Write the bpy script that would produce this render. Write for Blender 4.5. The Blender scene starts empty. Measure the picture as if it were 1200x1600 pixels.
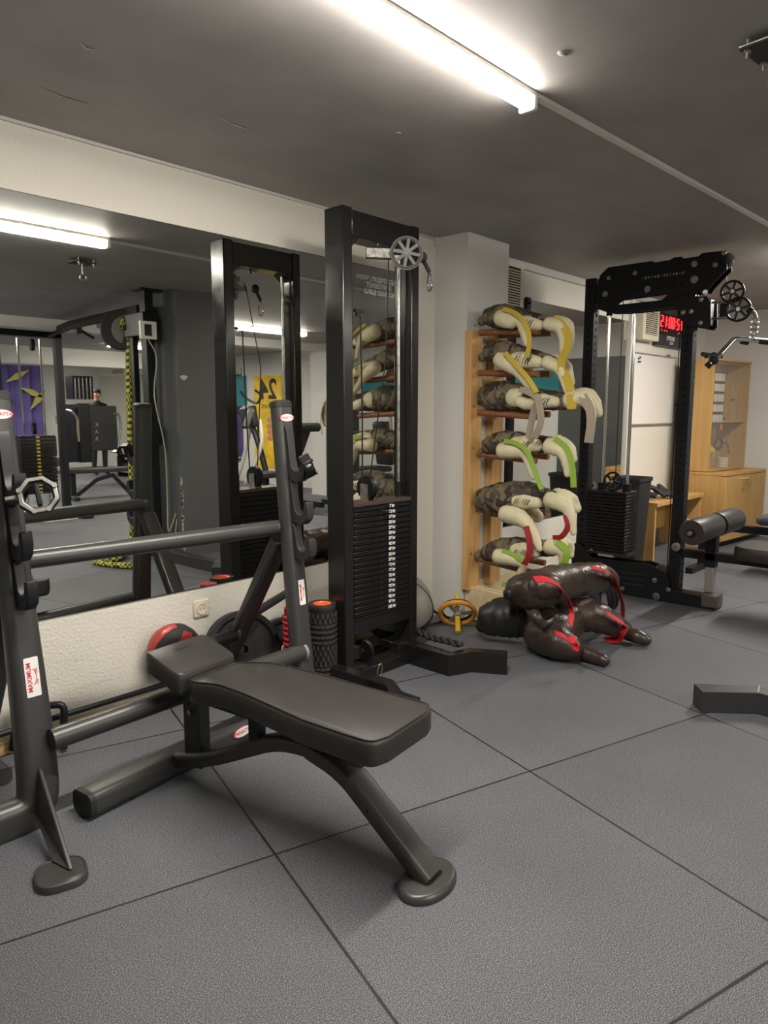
import bpy, bmesh, math, random
from mathutils import Vector, Matrix, geometry
random.seed(7)
S = bpy.context.scene
COL = S.collection
PI = math.pi
V = Vector

# ------------------------------------------------------------------ camera
CAM_Z, FOC, HZ = 1.31, 1125.0, 645.0
A = math.radians(42.81)
PIT = math.atan((800 - HZ) / FOC)
FW = V((math.cos(A), math.sin(A), 0)); RT = V((math.sin(A), -math.cos(A), 0)); UPZ = V((0, 0, 1))
DV = FW * math.cos(PIT) - UPZ * math.sin(PIT)
UV = UPZ * math.cos(PIT) + FW * math.sin(PIT)
cd = bpy.data.cameras.new('camera'); cam = bpy.data.objects.new('camera', cd); COL.objects.link(cam)
cd.sensor_fit = 'VERTICAL'; cd.sensor_height = 36; cd.lens = 36 * FOC / 1600; cd.clip_start = 0.02; cd.clip_end = 60
m = Matrix.Identity(4)
for i in range(3):
    m[i][0] = RT[i]; m[i][1] = UV[i]; m[i][2] = -DV[i]
m[2][3] = CAM_Z
cam.matrix_world = m
S.camera = cam

# ------------------------------------------------------------------ world, exposure
w = bpy.data.worlds.new('world'); S.world = w; w.use_nodes = True
w.node_tree.nodes['Background'].inputs[0].default_value = (0.55, 0.6, 0.7, 1)
w.node_tree.nodes['Background'].inputs[1].default_value = 0.05
S.view_settings.view_transform = 'Standard'; S.view_settings.look = 'None'
S.view_settings.gamma = 1; S.view_settings.use_curve_mapping = False
S.view_settings.exposure = 1.66
LAMP = 18.0            # glow of the tube diffusers
LAMP_W = 17.0          # power each tube throws down
LAMPS = [              # x0, x1, y of each ceiling tube
    (0.75, 2.24, 1.41), (5.3, 6.8, 1.28), (5.0, 6.5, -1.62), (0.9, 2.4, -1.6),
    (1.2, 2.7, -5.0), (5.4, 6.9, -5.0), (5.4, 6.9, -9.0), (2.8, 4.3, -7.2), (2.7, 4.2, -9.4)]  # last two tubes are added out of view to brighten the far room

# ------------------------------------------------------------------ a point on the plane y=, x= or z= that is seen at a pixel
def ray(x, y): return DV + RT * ((x - 600) / FOC) - UV * ((y - 800) / FOC)
ORI = V((0, 0, CAM_Z))
def WY(x, y, Y): r = ray(x, y); return ORI + r * (Y / r.y)
def WX(x, y, X): r = ray(x, y); return ORI + r * (X / r.x)
def WZ(x, y, z=0.0): r = ray(x, y); return ORI + r * ((z - CAM_Z) / r.z)

# ------------------------------------------------------------------ materials
MATS = {}
def mat(name, col, rough=0.5, metal=0.0, bump=0.0, bscale=60, var=0.0, vscale=8, spec=None, emit=None, est=0, coat=0, rvar=0, ior=None, alpha=None):
    if name in MATS: return MATS[name]
    M = bpy.data.materials.new(name); M.use_nodes = True; nt = M.node_tree; N = nt.nodes; L = nt.links
    b = N['Principled BSDF']
    b.inputs['Base Color'].default_value = (*col, 1); b.inputs['Roughness'].default_value = rough
    b.inputs['Metallic'].default_value = metal
    if spec is not None: b.inputs['Specular IOR Level'].default_value = spec
    if coat: b.inputs['Coat Weight'].default_value = coat
    tc = N.new('ShaderNodeTexCoord')
    if emit: b.inputs['Emission Color'].default_value = (*emit, 1); b.inputs['Emission Strength'].default_value = est
    if bump:
        n = N.new('ShaderNodeTexNoise'); n.inputs['Scale'].default_value = bscale; n.inputs['Detail'].default_value = 4
        L.new(tc.outputs['Object'], n.inputs['Vector'])
        bp = N.new('ShaderNodeBump'); bp.inputs['Strength'].default_value = bump; bp.inputs['Distance'].default_value = 0.01
        L.new(n.outputs['Fac'], bp.inputs['Height']); L.new(bp.outputs['Normal'], b.inputs['Normal'])
    if var or rvar:
        n = N.new('ShaderNodeTexNoise'); n.inputs['Scale'].default_value = vscale; n.inputs['Detail'].default_value = 6
        L.new(tc.outputs['Object'], n.inputs['Vector'])
        if var:
            r = N.new('ShaderNodeValToRGB'); r.color_ramp.elements[0].position = 0.3; r.color_ramp.elements[1].position = 0.7
            r.color_ramp.elements[0].color = (*[c * (1 - var) for c in col], 1); r.color_ramp.elements[1].color = (*[min(1, c * (1 + var)) for c in col], 1)
            L.new(n.outputs['Fac'], r.inputs[0]); L.new(r.outputs[0], b.inputs['Base Color'])
        if rvar:
            mr = N.new('ShaderNodeMapRange'); mr.inputs[1].default_value = 0.35; mr.inputs[2].default_value = 0.65
            mr.inputs[3].default_value = max(0.02, rough - rvar); mr.inputs[4].default_value = min(1, rough + rvar)
            L.new(n.outputs['Fac'], mr.inputs[0]); L.new(mr.outputs[0], b.inputs['Roughness'])
    MATS[name] = M; return M
def nd(M, t): return M.node_tree.nodes.new(t)
def ramp(M, inp, stops, interp='LINEAR'):
    r = nd(M, 'ShaderNodeValToRGB'); r.color_ramp.interpolation = interp
    while len(r.color_ramp.elements) < len(stops): r.color_ramp.elements.new(0.5)
    for e, (p, c) in zip(r.color_ramp.elements, stops): e.position = p; e.color = (*c, 1)
    M.node_tree.links.new(inp, r.inputs[0]); return r
def mth(M, op, a, b=None, c=None):
    n = nd(M, 'ShaderNodeMath'); n.operation = op
    for i, v in enumerate((a, b, c)):
        if v is None: continue
        if isinstance(v, (int, float)): n.inputs[i].default_value = v
        else: M.node_tree.links.new(v, n.inputs[i])
    return n.outputs[0]

BLACK = mat('black_paint', (0.012, 0.011, 0.011), 0.22, 0, 0, 60, rvar=0.035, vscale=12, spec=0.4)
SATIN = mat('black_powder_coat', (0.008, 0.009, 0.012), 0.42, spec=0.35)
GRAPH = mat('graphite_enamel', (0.062, 0.062, 0.060), 0.36, 0.35, 0.04, 500)
DKGR = mat('dark_grey_enamel', (0.030, 0.031, 0.033), 0.42, spec=.4)
NUB = mat('roller_nubs', (0.05, 0.05, 0.05), 0.4)
RUB = mat('black_rubber', (0.016, 0.016, 0.016), 0.62, bump=0.1, bscale=200)
PLATE = mat('black_plate_paint', (0.007, 0.007, 0.007), 0.42, spec=0.3)
LEA = mat('black_leatherette', (0.034, 0.030, 0.029), 0.42, bump=0.12, bscale=450, spec=0.55)
CHROME = mat('chrome', (0.75, 0.75, 0.73), 0.16, 1.0)
STEEL = mat('worn_steel', (0.42, 0.41, 0.38), 0.38, 1.0, var=0.35, vscale=30)
SILVER = mat('silver_paint', (0.45, 0.44, 0.41), 0.35, 0.6)
WHITE = mat('white_plastic', (0.78, 0.76, 0.70), 0.4)
CREAMP = mat('cream_plastic', (0.72, 0.66, 0.52), 0.45)
INKW = mat('white_ink', (0.8, 0.8, 0.78), 0.6)
INKR = mat('red_ink', (0.62, 0.03, 0.05), 0.5)
INKB = mat('black_ink', (0.02, 0.02, 0.02), 0.6)
RED = mat('red_webbing', (0.55, 0.012, 0.02), 0.7, bump=0.2, bscale=300)
DRED = mat('dark_red_webbing', (0.30, 0.012, 0.015), 0.7, bump=0.2, bscale=300)
YEL = mat('yellow_webbing', (0.50, 0.36, 0.03), 0.7, bump=0.2, bscale=300)
GRN = mat('green_webbing', (0.22, 0.36, 0.03), 0.7, bump=0.2, bscale=300)
TAUPE = mat('taupe_webbing', (0.32, 0.27, 0.20), 0.7, bump=0.2, bscale=300)
ORANGE = mat('orange_plastic', (0.85, 0.14, 0.02), 0.4)
REDP = mat('red_rubber', (0.50, 0.02, 0.03), 0.4)
BROWN = mat('brown_leather', (0.040, 0.026, 0.020), 0.34, bump=0.5, bscale=28, var=0.3, vscale=6, spec=0.6)
CREAM = mat('cream_canvas', (0.66, 0.60, 0.40), 0.6, bump=0.5, bscale=22, var=0.1, vscale=10)

def camo():
    M = mat('camouflage_canvas', (0.1, 0.08, 0.05), 0.7, bump=0.4, bscale=24)
    b = M.node_tree.nodes['Principled BSDF']; tc = nd(M, 'ShaderNodeTexCoord')
    cur = None
    for k, (col, thr) in enumerate((((.17, .135, .08), 0), ((.060, .048, .030), .50), ((.030, .020, .014), .56), ((.10, .098, .055), .60))):
        if k == 0:
            c = nd(M, 'ShaderNodeRGB'); c.outputs[0].default_value = (*col, 1); cur = c.outputs[0]; continue
        mp = nd(M, 'ShaderNodeMapping'); mp.inputs['Location'].default_value = (k * 3.1, k * 7.7, k * 1.3); M.node_tree.links.new(tc.outputs['Object'], mp.inputs[0])
        n = nd(M, 'ShaderNodeTexNoise'); n.inputs['Scale'].default_value = 11 + 2 * k; n.inputs['Detail'].default_value = 1; n.inputs['Distortion'].default_value = 1.0
        M.node_tree.links.new(mp.outputs[0], n.inputs['Vector'])
        mx = nd(M, 'ShaderNodeMix'); mx.data_type = 'RGBA'; M.node_tree.links.new(mth(M, 'GREATER_THAN', n.outputs['Fac'], thr), mx.inputs[0])
        M.node_tree.links.new(cur, mx.inputs[6]); mx.inputs[7].default_value = (*col, 1); cur = mx.outputs[2]
    M.node_tree.links.new(cur, b.inputs['Base Color']); return M
CAMO = camo()

def wood(name, c0, c1, sx=1.5, sy=40, rough=0.5, axis='Z'):
    M = mat(name, c0, rough); b = M.node_tree.nodes['Principled BSDF']
    tc = nd(M, 'ShaderNodeTexCoord'); mp = nd(M, 'ShaderNodeMapping')
    mp.inputs['Scale'].default_value = (sy, sy, sx) if axis == 'Z' else (sx, sy, sy)
    n = nd(M, 'ShaderNodeTexNoise'); n.inputs['Scale'].default_value = 1; n.inputs['Detail'].default_value = 5; n.inputs['Distortion'].default_value = 0.6
    L = M.node_tree.links; L.new(tc.outputs['Object'], mp.inputs[0]); L.new(mp.outputs[0], n.inputs['Vector'])
    r = ramp(M, n.outputs['Fac'], [(0.3, c0), (0.7, c1)]); L.new(r.outputs[0], b.inputs['Base Color']); return M
PINE = wood('pine', (0.50, 0.27, 0.09), (0.64, 0.39, 0.15), 2, 30, 0.5)
BEECH = wood('beech_laminate', (0.46, 0.265, 0.085), (0.56, 0.34, 0.125), 1.5, 30, 0.4)
DOWEL = wood('dowel_wood', (0.20, 0.075, 0.03), (0.30, 0.12, 0.05), 2, 40, 0.5)
PLANK = wood('pale_board', (0.62, 0.49, 0.28), (0.72, 0.60, 0.38), 2, 30, 0.6, 'X')

def floor_mat():
    M = mat('rubber_floor_mats', (0.05, 0.05, 0.055), 0.62); b = M.node_tree.nodes['Principled BSDF']; L = M.node_tree.links
    tc = nd(M, 'ShaderNodeTexCoord'); mp = nd(M, 'ShaderNodeMapping'); mp.vector_type = 'TEXTURE'
    mp.inputs['Location'].default_value = (1.2428, 1.5954, 0); mp.inputs['Rotation'].default_value = (0, 0, math.radians(-16.8))
    L.new(tc.outputs['Object'], mp.inputs[0])
    wob = nd(M, 'ShaderNodeTexNoise'); wob.inputs['Scale'].default_value = 6; L.new(mp.outputs[0], wob.inputs['Vector'])
    sp = nd(M, 'ShaderNodeSeparateXYZ'); L.new(mp.outputs[0], sp.inputs[0])
    ds = []
    for ax in (0, 1):
        f = mth(M, 'FRACT', mth(M, 'ADD', sp.outputs[ax], 1000.5))
        ds.append(mth(M, 'ABSOLUTE', mth(M, 'SUBTRACT', f, 0.5)))
    d = mth(M, 'MINIMUM', ds[0], ds[1])
    d = mth(M, 'ADD', d, mth(M, 'MULTIPLY', mth(M, 'SUBTRACT', wob.outputs['Fac'], 0.5), 0.004))
    seam = nd(M, 'ShaderNodeMapRange'); seam.inputs[1].default_value = 0.0025; seam.inputs[2].default_value = 0.0055; L.new(d, seam.inputs[0])
    # per mat tone
    cx = mth(M, 'FLOOR', sp.outputs[0]); cy = mth(M, 'FLOOR', sp.outputs[1])
    cb = nd(M, 'ShaderNodeCombineXYZ'); L.new(cx, cb.inputs[0]); L.new(cy, cb.inputs[1])
    wn = nd(M, 'ShaderNodeTexWhiteNoise'); L.new(cb.outputs[0], wn.inputs['Vector'])
    g = nd(M, 'ShaderNodeTexNoise'); g.inputs['Scale'].default_value = 330; g.inputs['Detail'].default_value = 2; L.new(tc.outputs['Object'], g.inputs['Vector'])
    big = nd(M, 'ShaderNodeTexNoise'); big.inputs['Scale'].default_value = 1.6; big.inputs['Detail'].default_value = 5; L.new(tc.outputs['Object'], big.inputs['Vector'])
    base = ramp(M, g.outputs['Fac'], [(0.33, (0.036, 0.038, 0.044)), (0.50, (0.078, 0.083, 0.095)), (0.66, (0.25, 0.26, 0.285))])
    t = mth(M, 'ADD', mth(M, 'MULTIPLY', wn.outputs['Value'], 0.22), mth(M, 'MULTIPLY', big.outputs['Fac'], 0.5))
    t = mth(M, 'ADD', t, 0.64)
    sc = nd(M, 'ShaderNodeVectorMath'); sc.operation = 'SCALE'; L.new(base.outputs[0], sc.inputs[0]); L.new(t, sc.inputs['Scale'])
    mx = nd(M, 'ShaderNodeMix'); mx.data_type = 'RGBA'; L.new(seam.outputs[0], mx.inputs[0])
    mx.inputs[6].default_value = (0.008, 0.008, 0.009, 1); L.new(sc.outputs[0], mx.inputs[7]); L.new(mx.outputs[2], b.inputs['Base Color'])
    bp = nd(M, 'ShaderNodeBump'); bp.inputs['Strength'].default_value = 0.22; bp.inputs['Distance'].default_value = 0.003
    h = mth(M, 'ADD', mth(M, 'MULTIPLY', seam.outputs[0], 1.5), g.outputs['Fac']); L.new(h, bp.inputs['Height']); L.new(bp.outputs[0], b.inputs['Normal'])
    return M
FLOORM = floor_mat()
STUCCO = mat('white_stucco', (0.74, 0.71, 0.63), 0.8, bump=0.55, bscale=75)
PAINTW = mat('grey_white_paint', (0.62, 0.61, 0.58), 0.7, bump=0.12, bscale=40)
CEILM = mat('grey_ceiling_paint', (0.33, 0.312, 0.304), 0.55, bump=0.25, bscale=5, var=0.12, vscale=2.5)
CEILF = mat('grey_column_paint', (0.11, 0.115, 0.12), 0.6, bump=0.15, bscale=20)
SLAB = mat('bare_concrete', (0.30, 0.24, 0.14), 0.8, bump=0.3, bscale=60, var=0.3)
GLUE = mat('yellow_crumbling_skirting', (0.62, 0.47, 0.20), 0.8, bump=1.0, bscale=80, var=0.3, vscale=60)
MIRROR = mat('mirror_silver', (0.79, 0.80, 0.76), 0.012, 1.0)
GLASSE = mat('mirror_dark_edge', (0.03, 0.035, 0.03), 0.3)

# ------------------------------------------------------------------ mesh builder
class MB:
    def __init__(s): s.b = bmesh.new()
    def paint(s, k):                   # faces made from here on take material k
        s.n0 = len(s.b.faces); s.k = k; return s
    def done(s):
        s.b.faces.ensure_lookup_table()
        for i in range(s.n0, len(s.b.faces)): s.b.faces[i].material_index = s.k
        return s
    def box(s, x0, x1, y0, y1, z0, z1, R=None, c=None):
        vs = [V((x, y, z)) for x in (x0, x1) for y in (y0, y1) for z in (z0, z1)]
        if R is not None: vs = [R @ (v - c) + c if c is not None else R @ v for v in vs]
        v = [s.b.verts.new(p) for p in vs]
        for f in ((0, 1, 3, 2), (4, 6, 7, 5), (0, 4, 5, 1), (2, 3, 7, 6), (0, 2, 6, 4), (1, 5, 7, 3)): s.b.faces.new([v[i] for i in f])
        return s
    def obox(s, c, ux, uy, uz):        # centre and three half vectors
        c = V(c); ux, uy, uz = V(ux), V(uy), V(uz)
        v = [s.b.verts.new(c + ux * i + uy * j + uz * k) for i in (-1, 1) for j in (-1, 1) for k in (-1, 1)]
        for f in ((0, 1, 3, 2), (4, 6, 7, 5), (0, 4, 5, 1), (2, 3, 7, 6), (0, 2, 6, 4), (1, 5, 7, 3)): s.b.faces.new([v[i] for i in f])
        return s
    def loft(s, rings, cap=True, close=False):
        R = [[s.b.verts.new(p) for p in r] for r in rings]; n = len(R[0])
        for i in range(len(R) - (0 if close else 1)):
            a, b = R[i], R[(i + 1) % len(R)]
            for j in range(n): s.b.faces.new([a[j], a[(j + 1) % n], b[(j + 1) % n], b[j]])
        if cap and not close: s.b.faces.new(R[0][::-1]); s.b.faces.new(R[-1])
        return s
    def sweep(s, pts, sec, up=(0, 0, 1), cap=True, close=False, scl=None):   # sec: 2d outline, x along side, y along up
        pts = [V(p) for p in pts]; n = len(pts); rings = []; up = V(up); prev = None
        for i, p in enumerate(pts):
            if close: t = (pts[(i + 1) % n] - pts[i - 1])
            else:
                t = V((0, 0, 0))
                if i < n - 1: t += (pts[i + 1] - p).normalized()
                if i > 0: t += (p - pts[i - 1]).normalized()
            t.normalize()
            side = t.cross(up)
            if side.length < 0.15: side = prev.copy() if prev is not None else t.orthogonal()
            side = (side - t * side.dot(t)).normalized()
            if prev is not None and side.dot(prev) < 0 : side = -side
            u = side.cross(t).normalized(); prev = side
            k = 1.0 if scl is None else (scl[i] if not isinstance(scl[i], (tuple, list)) else 1.0)
            kx, ky = (k, k) if scl is None or not isinstance(scl[i], (tuple, list)) else scl[i]
            # mitre
            m = 1.0
            rings.append([p + side * (x * kx) + u * (y * ky) for x, y in sec])
        return s.loft(rings, cap, close)
    def tube(s, pts, r, n=14, up=(0, 0, 1), cap=True, close=False):
        rr = r if isinstance(r, (list, tuple)) else None
        base = 1.0 if rr else r
        sec = [(base * math.cos(2 * PI * i / n), base * math.sin(2 * PI * i / n)) for i in range(n)]
        return s.sweep(pts, sec, up, cap, close, rr)
    def cyl(s, p0, p1, r, n=20, r2=None): return s.tube([p0, p1], [r, r2 if r2 is not None else r], n)
    def lathe(s, prof, o, ax=(0, 0, 1), n=28):      # prof: (radius, height)
        o = V(o); ax = V(ax).normalized(); e1 = ax.orthogonal().normalized(); e2 = ax.cross(e1); rings = []
        for r, h in prof: rings.append([o + ax * h + (e1 * math.cos(2 * PI * i / n) + e2 * math.sin(2 * PI * i / n)) * max(r, 1e-4) for i in range(n)])
        return s.loft(rings, close=prof[0][0] > 1e-3 and prof[-1][0] > 1e-3)
    def ball(s, c, r, sc=(1, 1, 1), n=20):
        c = V(c); rings = []
        for i in range(1, n // 2 + 1):
            a = PI * (i - 0.5) / (n // 2)
            rings.append([c + V((r * sc[0] * math.sin(a) * math.cos(2 * PI * j / n), r * sc[1] * math.sin(a) * math.sin(2 * PI * j / n), r * sc[2] * math.cos(a))) for j in range(n)])
        return s.loft(rings)
    def ring(s, c, R, r, ax=(0, 0, 1), n=28, k=10, sc=1.0):
        c = V(c); ax = V(ax).normalized(); e1 = ax.orthogonal().normalized() if abs(ax.z) < 0.95 else V((1, 0, 0)); e2 = ax.cross(e1); rings = []
        for i in range(n):
            a = 2 * PI * i / n; d = e1 * math.cos(a) + e2 * math.sin(a)
            rings.append([c + d * R + (d * math.cos(2 * PI * j / k) + ax * math.sin(2 * PI * j / k)) * r for j in range(k)])
        return s.loft(rings, close=True)
    def plate(s, loops, th):           # loops of 3d points (first outer, then holes), extruded by vector th
        th = V(th); flat = [V(p) for l in loops for p in l]
        tri = geometry.tessellate_polygon([[V(p) for p in l] for l in loops])
        a = [s.b.verts.new(p) for p in flat]; b = [s.b.verts.new(p + th) for p in flat]
        for t in tri:
            try: s.b.faces.new([a[i] for i in t]); s.b.faces.new([b[i] for i in reversed(t)])
            except ValueError: pass
        k = 0
        for l in loops:
            n = len(l)
            for i in range(n):
                i0, i1 = k + i, k + (i + 1) % n
                s.b.faces.new([a[i0], a[i1], b[i1], b[i0]])
            k += n
        return s
    def strip(s, pts, w, th=0.0025):     # webbing: centre points and a half-width vector (one or one per point)
        pts = [V(p) for p in pts]; n = len(pts); ws = w if isinstance(w, list) else [w] * n; rings = []
        for i, p in enumerate(pts):
            t = (pts[min(i + 1, n - 1)] - pts[max(i - 1, 0)]).normalized(); ww = V(ws[i]); nn = t.cross(ww)
            nn = (nn.normalized() if nn.length > 1e-5 else t.orthogonal().normalized()) * th
            rings.append([p - ww - nn, p + ww - nn, p + ww + nn, p - ww + nn])
        return s.loft(rings)
def rrect(w, h, r, k=4):
    o = []
    for cx, cy, a0 in ((w / 2 - r, h / 2 - r, 0), (-w / 2 + r, h / 2 - r, 90), (-w / 2 + r, -h / 2 + r, 180), (w / 2 - r, -h / 2 + r, 270)):
        for i in range(k + 1):
            a = math.radians(a0 + 90 * i / k); o.append((cx + r * math.cos(a), cy + r * math.sin(a)))
    return o
def smooth_path(pts, n=6):           # Catmull-Rom
    pts = [V(p) for p in pts]; P = [pts[0] * 2 - pts[1]] + pts + [pts[-1] * 2 - pts[-2]]; o = []
    for i in range(1, len(P) - 2):
        for k in range(n):
            t = k / n; a, b, c, d = P[i - 1], P[i], P[i + 1], P[i + 2]
            o.append(0.5 * ((2 * b) + (c - a) * t + (2 * a - 5 * b + 4 * c - d) * t * t + (3 * b - a - 3 * c + d) * t ** 3))
    o.append(pts[-1]); return o
def fillet(pts, r, k=5):
    pts = [V(p) for p in pts]; o = [pts[0]]
    for i in range(1, len(pts) - 1):
        a = (pts[i - 1] - pts[i]); b = (pts[i + 1] - pts[i]); d = min(r, a.length * .49, b.length * .49)
        p0 = pts[i] + a.normalized() * d; p1 = pts[i] + b.normalized() * d
        for j in range(k + 1):
            t = j / k; o.append(p0 * (1 - t) ** 2 + pts[i] * 2 * t * (1 - t) + p1 * t * t)
    o.append(pts[-1]); return o

ORG = {}
def finish(name, mb, mt, org, smooth=True, bevel=0, seg=2, ang=35, sub=0):
    me = bpy.data.meshes.new(name)
    bm = mb.b; bmesh.ops.recalc_face_normals(bm, faces=bm.faces)
    for v in bm.verts: v.co -= org
    bm.to_mesh(me); bm.free()
    for x in (mt if isinstance(mt, (list, tuple)) else [mt]): me.materials.append(x)
    if smooth:
        me.polygons.foreach_set('use_smooth', [True] * len(me.polygons)); me.set_sharp_from_angle(angle=math.radians(ang))
    o = bpy.data.objects.new(name, me); COL.objects.link(o)
    if bevel:
        b = o.modifiers.new('bevel', 'BEVEL'); b.width = bevel; b.segments = seg; b.limit_method = 'ANGLE'; b.angle_limit = math.radians(40)
        if smooth: b.harden_normals = False
    if sub: q = o.modifiers.new('sub', 'SUBSURF'); q.levels = sub; q.render_levels = sub
    return o
def thing(name, label, cat, loc=(0, 0, 0), group=None):
    o = bpy.data.objects.new(name, None); o.empty_display_size = 0.1; COL.objects.link(o); o.location = V(loc)
    o['label'] = label; o['category'] = cat
    if group: o['group'] = group
    ORG[o.name] = V(loc); return o
def part(name, mb, mt, parent, label=None, **k):
    org = ORG[parent.name]; o = finish(name, mb, mt, org, **k); o.parent = parent; ORG[o.name] = org
    if label: o['label'] = label
    return o
def solo(name, mb, mt, label, cat, loc=(0, 0, 0), group=None, **k):
    o = finish(name, mb, mt, V(loc), **k); o.location = V(loc); ORG[o.name] = V(loc)
    o['label'] = label; o['category'] = cat
    if group: o['group'] = group
    return o
def struct(name, mb, mt, **k):
    o = finish(name, mb, mt, V((0, 0, 0)), **k); o['kind'] = 'structure'; ORG[o.name] = V((0, 0, 0)); return o
def text(name, body, size, pos, right, up, mt, parent, ext=0.0006, bold=0.0, sx=1.0, label=None, mirror=False):
    cu = bpy.data.curves.new('t', 'FONT'); cu.body = body; cu.size = size; cu.align_x = 'CENTER'; cu.align_y = 'CENTER'; cu.extrude = ext; cu.offset = bold
    to = bpy.data.objects.new('t', cu); COL.objects.link(to)
    me = bpy.data.meshes.new_from_object(to.evaluated_get(bpy.context.evaluated_depsgraph_get()))
    bpy.data.objects.remove(to); bpy.data.curves.remove(cu)
    r = V(right).normalized(); u = V(up).normalized(); n = r.cross(u); org = ORG[parent.name] if parent else V(pos)
    for v in me.vertices: v.co = V(pos) - org + r * (v.co.x * sx) + u * v.co.y + n * v.co.z
    me.materials.clear(); me.materials.append(mt)
    o = bpy.data.objects.new(name, me); COL.objects.link(o)
    if parent: o.parent = parent
    ORG[o.name] = org
    if label: o['label'] = label
    return o
def dup(root, off, label=None, **parts):
    r = root.copy(); COL.objects.link(r); r.location = root.location + V(off); ORG[r.name] = r.location.copy()
    if label: r['label'] = label
    for c in root.children:
        d = c.copy(); COL.objects.link(d); d.parent = r
        for g in c.children: e = g.copy(); COL.objects.link(e); e.parent = d
    return r

# ================================================================== the room
D = 2.92; CZ = 2.378; XE = 8.36; XW = -2.6; YF = -11.5
struct('floor', MB().box(XW, XE, YF, 2.86, -0.02, 0.0), FLOORM, smooth=False)
struct('floor', MB().box(XW, XE, YF, D, -0.10, -0.02), SLAB, smooth=False)
struct('ceiling', MB().box(XW, XE + .2, YF, D + .2, CZ, CZ + 0.12), CEILM, smooth=False)
struct('wall_north', MB().box(XW, XE, D, D + 0.2, -0.1, CZ), STUCCO, smooth=False)
struct('wall_column', MB().box(3.62, 4.06, 2.67, D, -0.02, CZ), PAINTW, smooth=False)
struct('wall_east', MB().box(XE, XE + .2, YF, D, -0.1, CZ), PAINTW, smooth=False)
struct('wall_west', MB().box(XW - .2, XW, YF, D + .2, -0.1, CZ), PAINTW, smooth=False)
struct('wall_south', MB().box(XW, XE, YF - .2, YF, -0.1, CZ), PAINTW, smooth=False)
struct('trim_1', MB().box(XW, 2.25, 2.895, D, -0.02, 0.035), GLUE, smooth=False)
struct('trim_2', MB().box(2.25, 3.62, 2.90, D, -0.02, 0.05), mat('pale_skirting', (0.6, 0.52, 0.38), 0.7), smooth=False)
struct('trim_3', MB().box(XW, 3.62, D - 0.012, D, CZ - 0.012, CZ), PAINTW, smooth=False)
struct('trim_4', MB().box(3.6, XE, D - 0.03, D, CZ - 0.05, CZ), PAINTW, smooth=False)
struct('trim_5', MB().box(6.41, 6.47, D - 0.03, D, 0.3, CZ), WHITE, smooth=False)
# ceiling beams further into the room
struct('trim_6', MB().box(XW, XE, -6.9, -6.45, CZ - 0.28, CZ), PAINTW, smooth=False)
struct('trim_7', MB().box(XW, XE, -3.0, -2.75, CZ - 0.12, CZ), PAINTW, smooth=False)
# freestanding dark pillar behind the camera's right
b = MB().box(3.50, 4.05, -0.45, 0.10, 0, CZ).paint(1)
for k in range(26):      # paint knocked off along the corner, and one chip higher up
    z = random.choice((.03, .05, .2, .25, .3, .35, .42, .5, .55, .6, .7)) + random.uniform(-.03, .03); h_ = random.uniform(.006, .028)
    b.box(3.4985, 3.500, .085, .1012, z - h_, z + h_); b.box(3.4985, 3.4985 + random.uniform(.004, .014), .0995, .1012, z - h_ * .8, z + h_ * .7)
b.plate([[(3.56 + .034 * math.cos(a) * (1 + .3 * math.sin(3 * a)), .1002, 1.62 + .022 * math.sin(a)) for a in [2 * PI * i / 14 for i in range(14)]]], (0, .001, 0))
struct('wall_pillar', b.done(), [CEILF, mat('bare_plaster', (.6, .6, .55), .8)], smooth=False)
struct('wall_pillar', MB().box(7.75, 8.15, -2.95, -2.5, 0, CZ), PAINTW, smooth=False)
struct('door_1', MB().box(XE - .04, XE, 1.15, 2.05, 0, 1.98), mat('slate_door_paint', (.07, .075, .075), .5), smooth=False)

# mirrors on the long wall
def wall_mirror(x0, x1, z0, z1, label):
    t = thing('wall_mirror', label, 'mirror', ((x0 + x1) / 2, D, z0))
    part('backing', MB().box(x0, x1, D - 0.006, D, z0, z1), GLASSE, t, smooth=False)
    part('glass', MB().box(x0 + .003, x1 - .003, D - 0.008, D - 0.0055, z0 + .004, z1 - .004), MIRROR, t, smooth=False)
    return t
m1 = wall_mirror(XW + .3, 3.36, 0.485, 2.127, 'large wall mirror behind the bench press rack, left of the grey column')
m2 = wall_mirror(4.3, 6.40, 0.475, 2.13, 'wall mirror right of the grey column, behind the shelf of grappling dummies')
for i, (s, x, z) in enumerate((('МОЛЯ, ПОДРЕЖДАЙТЕ', 3.115, 2.058), ('ТЕЖЕСТИТЕ', 3.10, 2.022), ('СЛЕД СЕБЕ СИ', 3.105, 1.986))):
    text('lettering', s, 0.034, (x, D - 0.0095, z), (1, 0, 0), (0, 0, 1), INKW, m1, bold=0.0008)
# dark clip beside the louvre
t = MB().box(4.645, 4.70, D - 0.03, D - 0.008, 2.02, 2.14); t.cyl((4.67, D - .045, 2.10), (4.67, D - .03, 2.10), 0.01)
solo('mirror_bracket', t, SATIN, 'small black bracket at the top left corner of the mirror beside the louvred box', 'bracket', (4.67, D, 2.08))

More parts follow.
